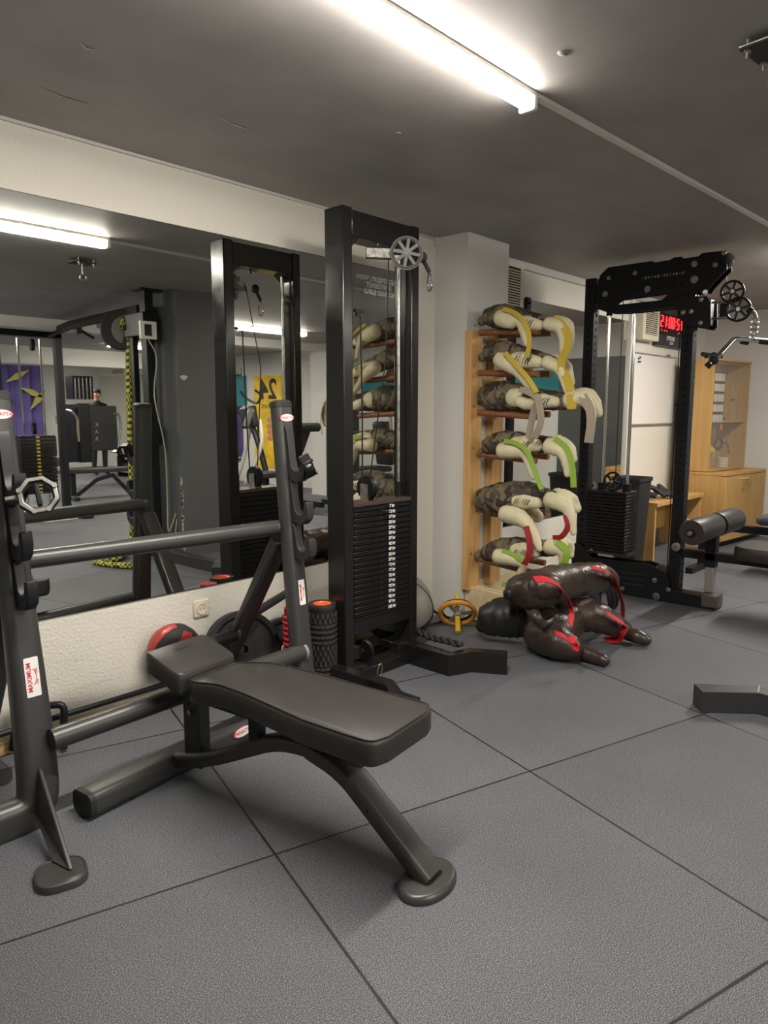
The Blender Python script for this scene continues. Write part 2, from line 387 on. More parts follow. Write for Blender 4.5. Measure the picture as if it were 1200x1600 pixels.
# LED tubes
DIFF = mat('lit_diffuser', (0.9, 0.88, 0.8), 0.4, emit=(1.0, 0.935, 0.83), est=LAMP)
lab = ['long lit ceiling tube above the bench press, at the top of the photo', 'lit ceiling tube beyond the end of the white cable duct', 'lit ceiling tube seen in the mirror between the posts of the black cable tower', 'lit ceiling tube behind the camera over the open mats',
       'lit ceiling tube far back beyond the ceiling beam', 'lit ceiling tube near the big multi gym', 'lit ceiling tube by the far mirror at the back of the gym', 'added unseen ceiling tube that brightens the room left of the multi gym', 'added unseen ceiling tube that brightens the far end by the purple curtain']
def tube_light(x0, x1, y):
    ld = bpy.data.lights.new('tube_light', 'AREA'); ld.shape = 'RECTANGLE'; ld.size = x1 - x0 - .04; ld.size_y = .05; ld.energy = LAMP_W; ld.color = (1.0, .935, .84)
    lo = bpy.data.objects.new('tube_light', ld); COL.objects.link(lo); lo.location = ((x0 + x1) / 2, y, CZ - .058); return lo
for (x0, x1, y), lb in zip(LAMPS, lab):
    tube_light(x0, x1, y)
    t = thing('ceiling_light', lb, 'ceiling light', ((x0 + x1) / 2, y, CZ), 'tubes on the gym ceiling')
    part('housing', MB().box(x0 - .01, x1 + .01, y - .03, y + .03, CZ - .018, CZ), WHITE, t, bevel=.004)
    sec = [(0.030 * math.cos(a), -.004 + 0.034 * math.sin(a)) for a in [math.radians(172 + 196 * i / 16) for i in range(17)]]
    part('diffuser', MB().sweep([(x0 + .015, y, CZ - .018), (x1 - .015, y, CZ - .018)], sec), DIFF, t)
    part('end_cap', MB().box(x0 - .012, x0 + .014, y - .032, y + .032, CZ - .060, CZ - .010), WHITE, t, bevel=.006)
    part('end_cap', MB().box(x1 - .014, x1 + .012, y - .032, y + .032, CZ - .060, CZ - .010), WHITE, t, bevel=.006)
solo('cable_duct', MB().box(2.255, 5.28, -.012, .012, CZ - 0.014, CZ, R=Matrix.Rotation(math.radians(-2.2), 3, 'Z'), c=V((2.25, 0, 0))), WHITE,
     'thin pale cable duct running across the ceiling from the lit tube', 'cable duct', (0, 0, 0)).location = V((0, 1.395, 0))
# ceiling patches and fixings
def patch(x, y, r, label):
    b = MB(); b.ball((x, y, CZ), r, (1, .7, .25), 14)
    solo('ceiling_lump', b, CEILM, label, 'plaster lump', (x, y, CZ))
patch(2.07, 1.186, .022, 'small round plaster lump on the ceiling right of the lit tube')
q = WZ(623, 208, CZ); patch(q.x, q.y, .014, 'small plaster lump on the ceiling below the end of the lit tube')
for (a, b_, lb) in (((62, 136), (138, 163), 'long pale plaster smear on the ceiling, left of the lit tube'), ((345, 184), (393, 203), 'shorter plaster smear on the ceiling above the cable tower'), ((125, 67), (148, 78), 'tiny plaster smear near the left top corner of the ceiling')):
    p0, p1 = WZ(*a, CZ), WZ(*b_, CZ); mid = (p0 + p1) / 2 + V((0.0, .012, 0))
    solo('plaster_smear', MB().sweep([p0, mid, p1], [(-.006, -.002), (.006, -.002), (0, -.004)], up=(0, 0, 1), scl=[.4, 1.2, .6]), CEILM, lb, 'plaster smear', p0)
# ceiling anchor plate top right
t = thing('ceiling_anchor', 'black steel anchor plate bolted to the ceiling at the top right corner', 'anchor plate', (2.5, .72, CZ))
p = [WZ(1155, 79, CZ - .03), WZ(1189, 104, CZ - .03), WZ(1189, 104, CZ - .03) + (WZ(1234, 50, CZ - .03) - WZ(1155, 79, CZ - .03)), WZ(1234, 50, CZ - .03)]
part('plate', MB().plate([p], (0, 0, .006)), SATIN, t, smooth=False)
part('pale_edge', MB().cyl(p[0] + V((0, 0, .008)), p[3] + V((0, 0, .008)), .004), STEEL, t)
for q in (p[0] * .88 + p[2] * .12, p[1] * .88 + p[3] * .12):
    b = MB(); b.cyl(q + V((0, 0, -.006)), q, .011, 6); b.cyl(q + V((0, 0, -.022)), q + V((0, 0, .03)), .005, 10)
    part('bolt', b, STEEL, t)
c = (p[0] + p[2]) / 2
part('hook_stem', MB().cyl(c + V((0, 0, -.07)), c, .009, 10), STEEL, t); part('hook_ring', MB().ring(c + V((0, 0, -.092)), .022, .006, (0, 1, 0)), STEEL, t)

# wall socket
t = thing('wall_socket', 'cream wall socket below the mirror, above the black bumper plate', 'socket', (1.86, D, .385))
part('plate', MB().box(1.818, 1.902, D - .012, D, .343, .427), CREAMP, t, bevel=.006)
part('insert', MB().lathe([(.0, .001), (.019, .001), (.021, .005), (.030, .005), (.031, 0)], (1.86, D - .012, .385), (0, -1, 0)), CREAMP, t)
for dx in (-.009, .009): part('pin_hole', MB().cyl((1.86 + dx, D - .0135, .385), (1.86 + dx, D - .011, .385), .0028, 10), INKB, t)

# ================================================================== bench (foreground)
BO = V((1.44, 1.26, 0)); BU = V((-.135, .991, 0)).normalized(); BW = V((BU.y, -BU.x, 0))
def BP(a, b, z): return BO + BW * a + BU * b + V((0, 0, z))
bench = thing('weight_bench', 'flat black padded press bench with grey frame and single front strut, in the foreground', 'bench', BP(0, .4, 0))
def pad(outline, zt, zb, zf, rim=.012):     # outline (a,b), zf(b) adds height
    rings = []
    cx = sum(p[0] for p in outline) / len(outline); cy = sum(p[1] for p in outline) / len(outline)
    for k, z in ((.86, zb), (.965, zb + .004), (1.0, zb + rim), (1.0, zt - rim), (.985, zt - .004), (.95, zt)):
        rings.append([BP(cx + (a - cx) * (k if k > .9 else .9), cy + (b - cy) * (1 - (1 - k) * .35), z + zf(b)) for a, b in outline])
    return MB().loft(rings)
hf = lambda b: .012 * math.sin(max(0, b - .25) * 5.5) - .02 * max(0, b - .62) / .16
ol = []
half = [(-.02, .100), (0.0, .148), (.04, .157), (.12, .157), (.22, .154), (.32, .148), (.42, .140), (.52, .131), (.62, .124), (.70, .120), (.76, .112), (.785, .080)]
ol = [(w_, b) for b, w_ in half] + [(-w_, b) for b, w_ in reversed(half)]
ol = [(p.x, p.y) for p in smooth_path([V((a, b, 0)) for a, b in ol], 4)]
part('seat_pad', pad(ol, .452, .375, hf), LEA, bench, ang=50)
# welt line round the top of the pad
part('piping', MB().tube([BP(a * .965, .38 + (b - .38) * .988, .4535 + hf(b)) for a, b in ol], .0022, 6, close=True), LEA, bench)
hh = [(.795, .09), (.805, .122), (.84, .130), (.89, .130), (.94, .130), (.975, .122), (.99, .09)]
ol2 = [(w_ , b) for b, w_ in hh] + [(-w_, b) for b, w_ in reversed(hh)]
ol2 = [(p.x, p.y) for p in smooth_path([V((a, b, 0)) for a, b in ol2], 4)]
hf2 = lambda b: .016 + .05 * max(0, min(1, (b - .8) / .17)) - .012 * max(0, (b - .95) / .04)
hp = part('head_pad', pad(ol2, .440, .362, hf2, .02), LEA, bench, ang=50)
text('lettering', 'PANATTA', .018, BP(0, .92, .4935), BW, BU + V((0, 0, .3)), DKGR, hp, .0003)
fr = MB()
bsec = rrect(.060, .055, .02)
fr.sweep(fillet([BP(0, 1.0, .055), BP(0, .80, .115), BP(0, .47, .275), BP(0, .30, .285), BP(0, .23, .262)], .1, 6), bsec)
part('beam', fr, GRAPH, bench)
st = MB(); st.sweep(fillet([BP(0, .33, .287), BP(0, .20, .255), BP(0, -.095, .02)], .12, 6), rrect(.085, .055, .016))
stt = part('front_strut', st, GRAPH, bench)
for t_ in (.35, .78): 
    c = BP(0, .20, .255).lerp(BP(0, -.095, .02), t_)
    part('bolt_hole', MB().cyl(c + BW * .043, c + BW * .0405, .006, 12), INKB, bench); part('bolt_hole', MB().cyl(c - BW * .044, c - BW * .0415, .006, 12), INKB, bench)
f = MB(); out = [(.106 * math.cos(a) * (1.0) - .004, -.085 + .072 * math.sin(a)) for a in [2 * PI * i / 32 for i in range(32)]]
f.loft([[BP(a * k, -.085 + (b + .085) * k, z) for a, b in out] for k, z in ((1, 0), (1, .012), (.93, .022), (.85, .024))])
part('foot_plate', f, GRAPH, bench, ang=50)
part('pad_support', MB().obox(BP(0, .15, .335), BW * .03, BU * .022, V((0, 0, .048))), GRAPH, bench, bevel=.006)
part('pad_support', MB().obox(BP(0, .575, .31), BW * .02, BU * .022, V((0, 0, .068))), SATIN, bench, bevel=.004)
part('pad_support', MB().obox(BP(.01, .885, .22), BW * .026, BU * .042, V((0, 0, .155))), DKGR, bench, bevel=.006)
part('bolt', MB().cyl(BP(-.016, .885, .27), BP(-.024, .885, .27), .010, 8), STEEL, bench)
part('pad_board', MB().obox(BP(0, .40, .374), BW * .10, BU * .32, V((0, 0, .006))), SATIN, bench)
rp0, rp1 = V((.955, 2.215, .047)), V((1.70, 2.318, .047))
bp_ = part('base_bar', MB().sweep([rp0, rp1], rrect(.102, .080, .024, 5)), GRAPH, bench)
dd = (rp1 - rp0).normalized(); nn = V((dd.y, -dd.x, 0))
part('end_cap', MB().sweep([rp0 - dd * .018, rp0 - dd * .014, rp0 + dd * .006], rrect(.104, .083, .026, 5), scl=[.86, 1, 1]), RUB, bench)
part('end_cap', MB().sweep([rp1 + dd * .018, rp1 + dd * .014, rp1 - dd * .006], rrect(.104, .083, .026, 5), scl=[.86, 1, 1]), RUB, bench)
def badge(c, right, up, wid, parent):
    c = V(c); r = V(right).normalized(); u = V(up).normalized(); n = r.cross(u)
    def oval(k): return [c + r * (wid * k * math.cos(2 * PI * i / 30)) + u * (wid * k * .42 * math.sin(2 * PI * i / 30)) for i in range(30)]
    b = part('badge', MB().plate([oval(.5)], n * .0012), INKR, parent, smooth=False)
    o2 = [p + n * .0012 for p in oval(.455)]
    part('badge_face', MB().plate([o2], n * .0005), INKW, b, smooth=False)
    text('lettering', 'PANATTA', wid * .20, c + n * .002, r, u, INKR, b, .0003, wid * .003)
q = rp0.lerp(rp1, .865) + nn * .0535 + V((0, 0, .012))
badge(q, dd, V((0, 0, 1)), .10, bench)

# ================================================================== bench press rack
rack = thing('bench_press_rack', 'grey press rack of two tall uprights with crossbars and hooks, behind the bench', 'rack', (1.4, 2.35, 0))
usec = rrect(.088, .062, .026, 5)
LP = [(.840, 2.43, 1.362), (.840, 2.36, .70), (.840, 2.295, .20), (.834, 2.285, .045), (.68, 2.285, .045), (.40, 2.285, .045)]
RP = [(1.912, 2.352, 1.345), (1.912, 2.29, .70), (1.912, 2.235, .20), (1.918, 2.225, .045), (2.05, 2.225, .045), (2.18, 2.225, .045)]
def upright(P, side):
    pts = fillet(P, .16, 7)
    rings = []; n = len(pts)
    b = MB(); sec = usec
    b.sweep(pts, sec, up=(0, 1, 0), scl=[1.0 + (0.42 if side < 0 else .15) * min(1, max(0, (1.0 - p.z) / .9)) for p in pts])
    u = part('upright', b, GRAPH, rack)
    p = V(P[0]); part('top_cap', MB().sweep([p + V((0, 0, -.012)), p + V((0, .001, .006)), p + V((0, .002, .014))], rrect(.094, .068, .028, 5), up=(0, 1, 0), scl=[1, 1, .8]), RUB, rack)
    q = V(P[0]).lerp(V(P[1]), .085) + V((0.0, -.0325, 0)); badge(q, (1, 0, 0), (0, -.05, 1), .075, rack)
    return u
upright(LP, -1); upright(RP, 1)
def rackbar(p0, p1, r=.029): return MB().tube(fillet([V(p0) + V((.0, 0, 0)), V(p0) + V((.02, .035, 0)), V(p1) + V((-.03, .035, 0)), V(p1)], .05, 5), r, 18)
part('upper_crossbar', rackbar((.845, 2.385, .835), (1.912, 2.31, .835), .031), GRAPH, rack)
part('lower_crossbar', MB().tube([(.868, 2.24, .284), (1.90, 2.232, .316)], .035, 18), GRAPH, rack)
part('crossbar_cap', MB().cyl((1.90, 2.232, .316), (1.914, 2.232, .3165), .037), SILVER, rack)
for X_, y0 in ((.840, 2.39), (1.905, 2.36)):
    b = MB(); b.sweep([(X_, y0, .78), (X_, 2.84, .06)], rrect(.055, .085, .018), up=(1, 0, 0)); br = part('brace', b, GRAPH, rack)
    b = MB(); b.sweep([(X_, 2.33 if X_ > 1 else 2.62, .032), (X_, 2.84, .032)], rrect(.07, .06, .02), up=(0, 0, 1)); part('base_rail', b, GRAPH, rack)
    c = V((X_, y0, .78)).lerp(V((X_, 2.84, .06)), .49)
    part('bolt', MB().cyl(c + V((-.028, 0, 0)), c + V((-.038, 0, 0)), .011, 10), CHROME, rack)
    part('bolt', MB().cyl(c + V((.028, 0, 0)), c + V((.038, 0, 0)), .011, 10), CHROME, rack)
c = V((1.905, 2.66, .315))
b = MB(); b.cyl(c + V((-.03, 0, 0)), c + V((-.042, 0, 0)), .040, 20); part('peg_collar', b, GRAPH, rack)
b = MB(); b.cyl(c + V((-.03, -.01, 0)), c + V((-.185, -.045, .0)), .027, 20); pg = part('plate_peg', b, SATIN, rack)
part('peg_cap', MB().cyl(c + V((-.185, -.045, 0)), c + V((-.20, -.048, 0)), .029, 20), RUB, rack)
# J hooks: profiles in the Y-Z plane, following the lean of the upright
def jhook(P0, P1, zt, zl, X_, lip=.10):
    P0, P1 = V(P0), V(P1)
    def at(z, out): t = (P0.z - z) / (P0.z - P1.z); y = P0.y + (P1.y - P0.y) * t; return V((X_, y - .031 - out, z))
    o = [at(zt, 0), at(zt, .010), at(zt - .02, .016), at(zl + .06, .020), at(zl + .02, .026), at(zl + .004, .042), at(zl + .004, .064), at(zl + .022, .078), at(zl + .055, .088), at(zl + .060, .104), at(zl + .02, .108), at(zl - .012, .098), at(zl - .034, .072), at(zl - .040, .045), at(zl - .034, .012), at(zl - .03, 0)]
    return MB().plate([[p + V((-.018, 0, 0)) for p in o]], (.036, 0, 0))
def hooks(P, X_):
    for zt, zl in ((1.255, 1.07), (1.06, .895), (.86, .745)):
        h = part('bar_hook', jhook(P[0], P[1], zt, zl, X_), SATIN if X_ < 1 else DKGR, rack, bevel=.004)
hooks(LP, .840); hooks(RP, 1.912)
# footplate with gusset on the near side
g0, g1 = V((.815, 2.262, .16)), V((.765, 1.965, .025))
b = MB(); b.plate([[g0 + V((.012, -.01, .04)), g0 + V((0, .05, -.09)), g1 + V((-.006, .045, 0)), g1 + V((.010, -.03, 0))]], V((.012, -.003, 0)))
part('gusset', b, GRAPH, rack, bevel=.003)
cc = V((.760, 1.955, 0)); e1 = V((.96, -.28, 0)); e2 = V((-e1.y, e1.x, 0))
sec = rrect(.140, .140, .050, 6)
b = MB(); b.loft([[cc + e1 * (x * k) + e2 * (y * k) + V((0, 0, z)) for x, y in sec] for k, z in ((1, 0), (1, .013), (.96, .021), (.90, .023), (.88, .021))])
part('foot_plate', b, GRAPH, rack, ang=25)
# MAXIMUM stickers on the front faces
def sticker(P, t, w_, h_, big):
    P0, P1 = V(P[1]), V(P[2]); c = P0.lerp(P1, t); up = (P0 - P1).normalized(); r = V((1, 0, 0)); n = r.cross(up)
    k = 1.0 + (0.42 if big else .15) * min(1, max(0, (1.0 - c.z) / .9)); c = c + n * (.0318 * k) + r * .004
    s = part('sticker', MB().plate([[c + r * x + up * y for x, y in rrect(w_, h_, .004)]], n * .0008), INKW, rack, smooth=False)
    text('lettering', 'MAXIMUM', w_ * .46, c + n * .0012 - r * w_ * .20, up, -r, INKR, s, .0003, .0003, label='red upright lettering')
    text('lettering', '150      340', w_ * .26, c + n * .0012 + r * w_ * .30, up, -r, INKR, s, .0003)
    a = [(c + n * .001 + r * (w_ * (.02 + .26 * math.sin(PI * i / 12))) + up * (h_ * .20 * math.cos(PI * i / 12))) for i in range(13)]
    part('sticker_arc', MB().tube([p for p in a], .0012, 6), INKR, s)
sticker(LP, .44, .044, .125, 1); sticker(RP, .27, .032, .105, 0)

def collar(c, n, up, R, mat_face, label):      # spring jaw barbell collar: an eight sided ring with links, lever and latch
    c = V(c); n = V(n).normalized(); up = V(up).normalized(); r = up.cross(n)
    t = thing('barbell_collar', label, 'barbell collar', c, 'lock jaw collars hung on the rack')
    def ngon(k, off, a0=22.5, cnt=8): return [c + n * off + (r * math.cos(math.radians(a0 + 360 / cnt * i)) + up * math.sin(math.radians(a0 + 360 / cnt * i))) * (R * k) for i in range(cnt)]
    part('jaw', MB().plate([ngon(1.0, -.018), ngon(.70, -.018)[::1]], n * .036), SATIN, t, bevel=.003)
    part('face_ring', MB().plate([ngon(.98, .018), ngon(.76, .018)], n * .004), mat_face, t, bevel=.0015)
    for i in (0, 3, 5, 6):
        p = ngon(.87, .022)[i]; part('rivet', MB().cyl(p - n * .002, p + n * .005, R * .13, 14), mat_face, t)
    part('lever', MB().obox(c + r * R * .0 + up * R * .1, r * R * .12, up * R * .62, n * .014), SATIN, t, bevel=.003)
    part('latch', MB().obox(c - r * R * 1.15 + up * R * .1, r * R * .35, up * R * .1, n * .010), STEEL, t, bevel=.002)
    return t
collar(WX(33, 770, .868) + V((.0, -.130, .0)) , (-.35, -.9, .35), (0, .36, .9), .060, STEEL, 'silver faced barbell collar hung on the left upright of the press rack')
collar(WX(477, 728, 1.9) + V((0, -.01, 0)), (.75, -.5, .45), (-.3, .2, .9), .050, SATIN, 'all black barbell collar hung on the right upright of the press rack')

# ================================================================== things along the foot of the wall
# medicine ball
c = V((1.645, 2.80, .258)); t = thing('medicine_ball', 'red and black panelled medicine ball by the wall behind the head pad', 'medicine ball', c)
R_ = .118
b = MB(); b.ball(c, R_, n=32); ball = part('black_panels', b, RUB, t, ang=80)
def sph(th0, th1, ph0, ph1, ax, k=1.012, nn_=10):
    ax = V(ax).normalized(); e1 = ax.orthogonal().normalized(); e2 = ax.cross(e1); b = MB(); g = []
    for i in range(nn_ + 1):
        th = th0 + (th1 - th0) * i / nn_
        g.append([b.b.verts.new(c + (ax * math.cos(th) + (e1 * math.cos(ph0 + (ph1 - ph0) * j / nn_) + e2 * math.sin(ph0 + (ph1 - ph0) * j / nn_)) * math.sin(th)) * R_ * k) for j in range(nn_ + 1)])
    for i in range(nn_):
        for j in range(nn_): b.b.faces.new([g[i][j], g[i + 1][j], g[i + 1][j + 1], g[i][j + 1]])
    return b
axm = V((.35, -.25, .9)); 
for k_ in range(4): part('red_panel', sph(.38, PI - .38, k_ * PI / 2 + .15, k_ * PI / 2 + .95, axm), mat('red_leatherette', (.42, .03, .03), .4), t, ang=80)
text('lettering', 'KG 2', .026, c + V((.02, -.112, .035)), (1, .1, 0), (0, .3, 1), INKW, t, .0004)
# bumper plate leaning on the wall
def bumper(c, n, R, th, label, m=RUB, grp='bumper plates by the wall'):
    t = thing('bumper_plate', label, 'weight plate', c, grp)
    pr = [(.03, th * .35), (R * .36, th * .35), (R * .42, th * .30), (R * .80, th * .30), (R * .86, th * .5), (R * .97, th * .5), (R, th * .38), (R, -th * .38), (R * .97, -th * .5), (R * .86, -th * .5), (R * .8, -th * .3), (R * .36, -th * .35), (.03, -th * .35)]
    part('disc', MB().lathe(pr, c, n, 44), m, t, ang=30)
    part('hub', MB().lathe([(.02, th * .4), (.032, th * .4), (.032, -th * .4), (.02, -th * .4)], c, n, 24), SATIN, t)
    return t
bumper(V((1.985, 2.765, .185)), (-.25, -.93, .28), .185, .07, 'black bumper plate leaning against the wall below the socket')
bumper(V((2.20, 2.72, .15)), (-.3, -.92, .2), .15, .05, 'smaller black weight plate behind the right rack upright')
# black rail with ring clips along the wall, and its end frame
t = thing('storage_rail', 'long thin black rail on bent tube frames along the foot of the wall', 'rail', (1.1, 2.78, 0))
part('rail', MB().tube([(.60, 2.79, .118), (1.95, 2.79, .118)], .012, 12), SATIN, t)
for X_ in (.70, 1.12): part('end_frame', MB().tube(fillet([(X_ - .16, 2.86, .012), (X_ - .14, 2.83, .175), (X_, 2.74, .185), (X_ - .02, 2.72, .012)], .03, 4), .014, 12), SATIN, t)
part('ring_clip', MB().ring((1.12, 2.77, .112), .017, .004, (1, .2, 0)), STEEL, t)
# upper horizontal black bar right of plate
solo('short_bar', MB().cyl((1.96, 2.66, .378), (2.30, 2.80, .40), .020), RUB, 'short thick black bar lying behind the right rack upright, above the plates', 'bar', (2.1, 2.7, .38))
# rollers
def grid_roller(c, r, h, m, core, label, spikes=False, grp='massage rollers by the cable tower'):
    c = V(c); t = thing('foam_roller', label, 'foam roller', c, grp)
    if not spikes:
        part('core_ring', MB().lathe([(r * .55, h - .004), (r * .62, h + .002), (r * .72, h - .001), (r * .72, .0), (r * .55, 0)], c, (0, 0, 1), 32), core, t)
        part('inner_disc', MB().lathe([(0, h - .012), (r * .6, h - .012), (r * .6, h - .02), (0, h - .02)], c, (0, 0, 1), 32), core, t)
        part('foam', MB().lathe([(r * .70, 0), (r * .95, 0), (r, .01), (r, h - .025), (r * 1.03, h - .02), (r * 1.03, h - .004), (r * .98, h + .003), (r * .70, h + .003)], c, (0, 0, 1), 36), m, t)
    else: part('foam', MB().lathe([(0, 0), (r, 0), (r, h), (0, h)], c, (0, 0, 1), 28), m, t)
    b = MB(); rows = int(h / .026)
    for k in range(rows - 1):
        z = .02 + k * .026; band = (k // 4) % 2
        for j in range(18):
            a = 2 * PI * (j + .5 * (k % 2)) / 18; d = V((math.cos(a), math.sin(a), 0)); tt = V((-d.y, d.x, 0)); p = c + d * r * .99 + V((0, 0, z))
            if spikes: b.lathe([(0.010, 0), (.007, .008), (0.002, .011)], p, d, 7)
            elif band: b.obox(p, d * .006, tt * .0045, V((0, 0, .0115)))
            else:
                if j < 9: b.ball(p, .0085, (1, 1, 1), 8)
                else: b.obox(p, d * .006, tt * .011, V((0, 0, .005)))
    part('nubs', b, NUB if not spikes else m, t)
    return t
grid_roller((2.262, 2.50, 0), .066, .405, RUB, ORANGE, 'black ribbed foam roller with an orange core, upright beside the cable tower')
grid_roller((2.135, 2.56, 0), .045, .40, REDP, REDP, 'red spiky massage roller standing behind the right rack upright', True)
# big slam ball
c = V((2.99, 2.665, .21)); t = thing('exercise_ball', 'large grey and black ball on the floor behind the cable tower', 'ball', c)
part('shell', MB().ball(c, .205, n=40), mat('olive_grey_vinyl', (.21, .205, .165), .42), t, ang=80)
b = MB()
for sgn in (-1,):
    rings = []
    for i in range(10):
        th = math.radians(92 + i * 9); rings.append([c + V((.2065 * math.sin(th) * math.cos(2 * PI * j / 36), .2065 * math.sin(th) * math.sin(2 * PI * j / 36), .2065 * math.cos(th) )) for j in range(36)])
    b.loft(rings, cap=False)
for v in b.b.verts:      # tilt the dark half
    v.co = Matrix.Rotation(math.radians(24), 3, V((.7, -.7, 0))) @ (v.co - c) + c
part('dark_half', b, RUB, t, ang=80)
part('seam', MB().ring(c, .2065, .003, (.75, .45, .35), 48, 6), RUB, t)

# ================================================================== cable tower
TX0, TX1, TY0, TY1, TZ = 2.32, 2.85, 2.40, 2.52, 2.215
tower = thing('cable_tower', 'tall black steel cable tower with a numbered weight stack in the middle of the photo', 'cable machine', ((TX0 + TX1) / 2, 2.46, 0))
part('post', MB().box(TX0, TX0 + .062, TY0, TY1, .0, TZ + .008), BLACK, tower, bevel=.006)
part('post', MB().box(TX1 - .055, TX1, TY0, TY1, .0, TZ + .004), BLACK, tower, bevel=.006)
part('top_beam', MB().box(TX0 + .062, TX1 - .055, TY0 + .004, TY1 - .004, 2.10, TZ), BLACK, tower, bevel=.005)
part('lower_beam', MB().box(TX0 + .062, TX1 - .055, TY0 + .004, TY1 - .004, .235, .315), BLACK, tower, bevel=.004)
b = MB(); b.plate([[(TX0 + .062, TY0 + .01, 2.10), (TX0 + .062, TY0 + .01, 2.05), (TX0 + .115, TY0 + .01, 2.10)]], (0, .1, 0)); b.plate([[(TX1 - .055, TY0 + .01, 2.10), (TX1 - .11, TY0 + .01, 2.10), (TX1 - .055, TY0 + .01, 2.06)]], (0, .1, 0))
part('gusset', b, BLACK, tower)
part('base_bar', MB().box(TX0 - .01, 2.775, 2.385, 2.50, 0, .058), BLACK, tower, bevel=.004)
part('base_block', MB().box(2.72, TX1 + .01, 2.41, TY1 + .02, 0, .112), BLACK, tower, bevel=.004)
part('rear_bar', MB().box(TX0, TX1, TY1, TY1 + .07, 0, .06), BLACK, tower, bevel=.004)
# bent feet: vertical walls with a flat top
def foot(path, wv, h, label=None):
    b = MB(); P = [V((x, y, 0)) for x, y in path]; rings = []
    W_ = [V(q) for q in wv]
    for p, q in zip(P, W_): rings.append([p, p + q, p + q + V((0, 0, h)), p + V((0, 0, h))])
    return b.loft(rings)
part('foot', foot([(2.762, 2.43), (2.760, 2.115), (2.888, 2.066), (2.975, 1.912)], [(.075, .0, 0), (.062, .030, 0), (.045, .055, 0), (.055, .035, 0)], .108), BLACK, tower, smooth=False, bevel=.003)
part('foot', foot([(2.245, 2.43), (2.262, 2.09), (2.195, 2.00), (2.20, 1.88)], [(.065, .0, 0), (.070, .010, 0), (.06, -.02, 0), (.06, 0, 0)], .108), BLACK, tower, smooth=False, bevel=.003)
for X_ in (TX0 + .085, TX1 - .085):
    part('guide_rod', MB().cyl((X_, 2.46, .30), (X_, 2.46, 2.11), .0095, 14), STEEL if X_ > 2.6 else CHROME, tower)
    part('rod_sleeve', MB().cyl((X_, 2.46, .88), (X_, 2.46, .96), .017, 14), BLACK, tower)
zt, zb = .862, .318; n = 20; dz = (zt - zb) / n
nums = [7, 12, 17, 22, 27, 33, 37, 42, 47, 52, 57, 62, 67, 72, 77, 82, 87, 92, 97, 102]
SX0, SX1, SY0, SY1 = TX0 + .066, TX1 - .060, 2.402, 2.512
for i in range(n):
    z1 = zt - i * dz; b = MB().box(SX0, SX1, SY0, SY1, z1 - dz + .0035, z1)
    p = part('weight_plate', b, PLATE, tower, bevel=.002, seg=1)
    text('number', '%d kg' % nums[i], .0215, (SX0 + .265, SY0 - .001, z1 - dz * .46), (1, 0, 0), (0, 0, 1), INKW, p, .0004, .0010)
    part('pin_hole', MB().cyl((SX0 + .19, SY0 - .0008, z1 - dz * .5), (SX0 + .19, SY0 + .002, z1 - dz * .5), .006, 10), INKB, p)
part('stack_tray', MB().box(SX0 - .004, SX1 + .004, SY0 - .004, SY1, zb - .006, zb + .002), BLACK, tower)
part('top_plate', MB().box(SX0 - .004, SX1 + .004, SY0 - .004, SY1, zt + .002, zt + .020), mat('rusty_brown_paint', (.06, .035, .026), .5), tower, bevel=.002)
part('selector_pin', MB().cyl((SX0 + .19, SY0 - .05, zt - .03), (SX0 + .19, SY0, zt - .03), .006, 10), STEEL, tower)
def pulley(c, ax, R, th, parent, m=PLATE, spokes=0, name='pulley', hubm=STEEL):
    c = V(c); ax = V(ax).normalized()
    if not spokes: b = MB().lathe([(.008, th * .5), (R * .96, th * .5), (R, th * .38), (R * .86, .1 * th), (R * .86, -.1 * th), (R, -th * .38), (R * .96, -th * .5), (.008, -th * .5)], c, ax, 32)
    else:
        b = MB(); b.ring(c, R * .9, R * .11, ax, 32, 8); b.lathe([(.004, th * .5), (R * .28, th * .5), (R * .28, -th * .5), (.004, -th * .5)], c, ax, 20)
        e1 = ax.orthogonal().normalized(); e2 = ax.cross(e1)
        for i in range(spokes):
            a = 2 * PI * i / spokes; d = e1 * math.cos(a) + e2 * math.sin(a); s_ = ax.cross(d); b.obox(c + d * R * .55, d * R * .33, s_ * R * .10, ax * th * .35)
    p = part(name, b, m, parent)
    part('axle', MB().cyl(c + ax * (th * .5 + .004), c - ax * (th * .5 + .004), R * .14 + .002, 14), hubm, p)
    return p
# pulley riding on the stack
pulley((2.535, 2.46, .945), (1, 0, 0), .060, .034, tower)
part('pulley_yoke', MB().box(2.51, 2.516, 2.435, 2.485, .88, .965).box(2.556, 2.562, 2.435, 2.485, .88, .965), STEEL, tower)
# top swivel pulley with bracket
a0 = WY(575, 396, 2.40); a1 = WY(634, 398, 2.28); a1.z = a0.z - .004
dd = (a1 - a0).normalized(); sd = dd.cross(V((0, 0, 1)))
part('swivel_bracket', MB().obox((a0 + a1) / 2, (a1 - a0) / 2 * 1.12, sd * .022, V((0, 0, .022))), mat('scratched_steel', (.22, .21, .19), .6, .7, var=.5, vscale=60), tower, bevel=.003)
part('bracket_rod', MB().cyl(WY(590, 385, 2.42), WY(590, 385, 2.42) + V((0, 0, .12)), .008), DKGR, tower)
pulley(a1 - sd * .038 + V((0, 0, .0)) if sd.x > 0 else a1 + sd * .038, sd, .072, .026, tower, mat('grey_nylon', (.045, .045, .043), .5), spokes=8, hubm=DKGR)
part('pulley_guard', MB().ring(a1 + (sd if sd.x < 0 else -sd) * .038, .073, .0035, sd, 32, 6), DKGR, tower)
c = WY(659, 402, 2.27); part('cable_stop', MB().ball(c, .026, (1, 1, 1), 18), RUB, tower)
c2 = WY(671, 425, 2.26); part('cable_end', MB().cyl(c, c2, .010, 12), RUB, tower)
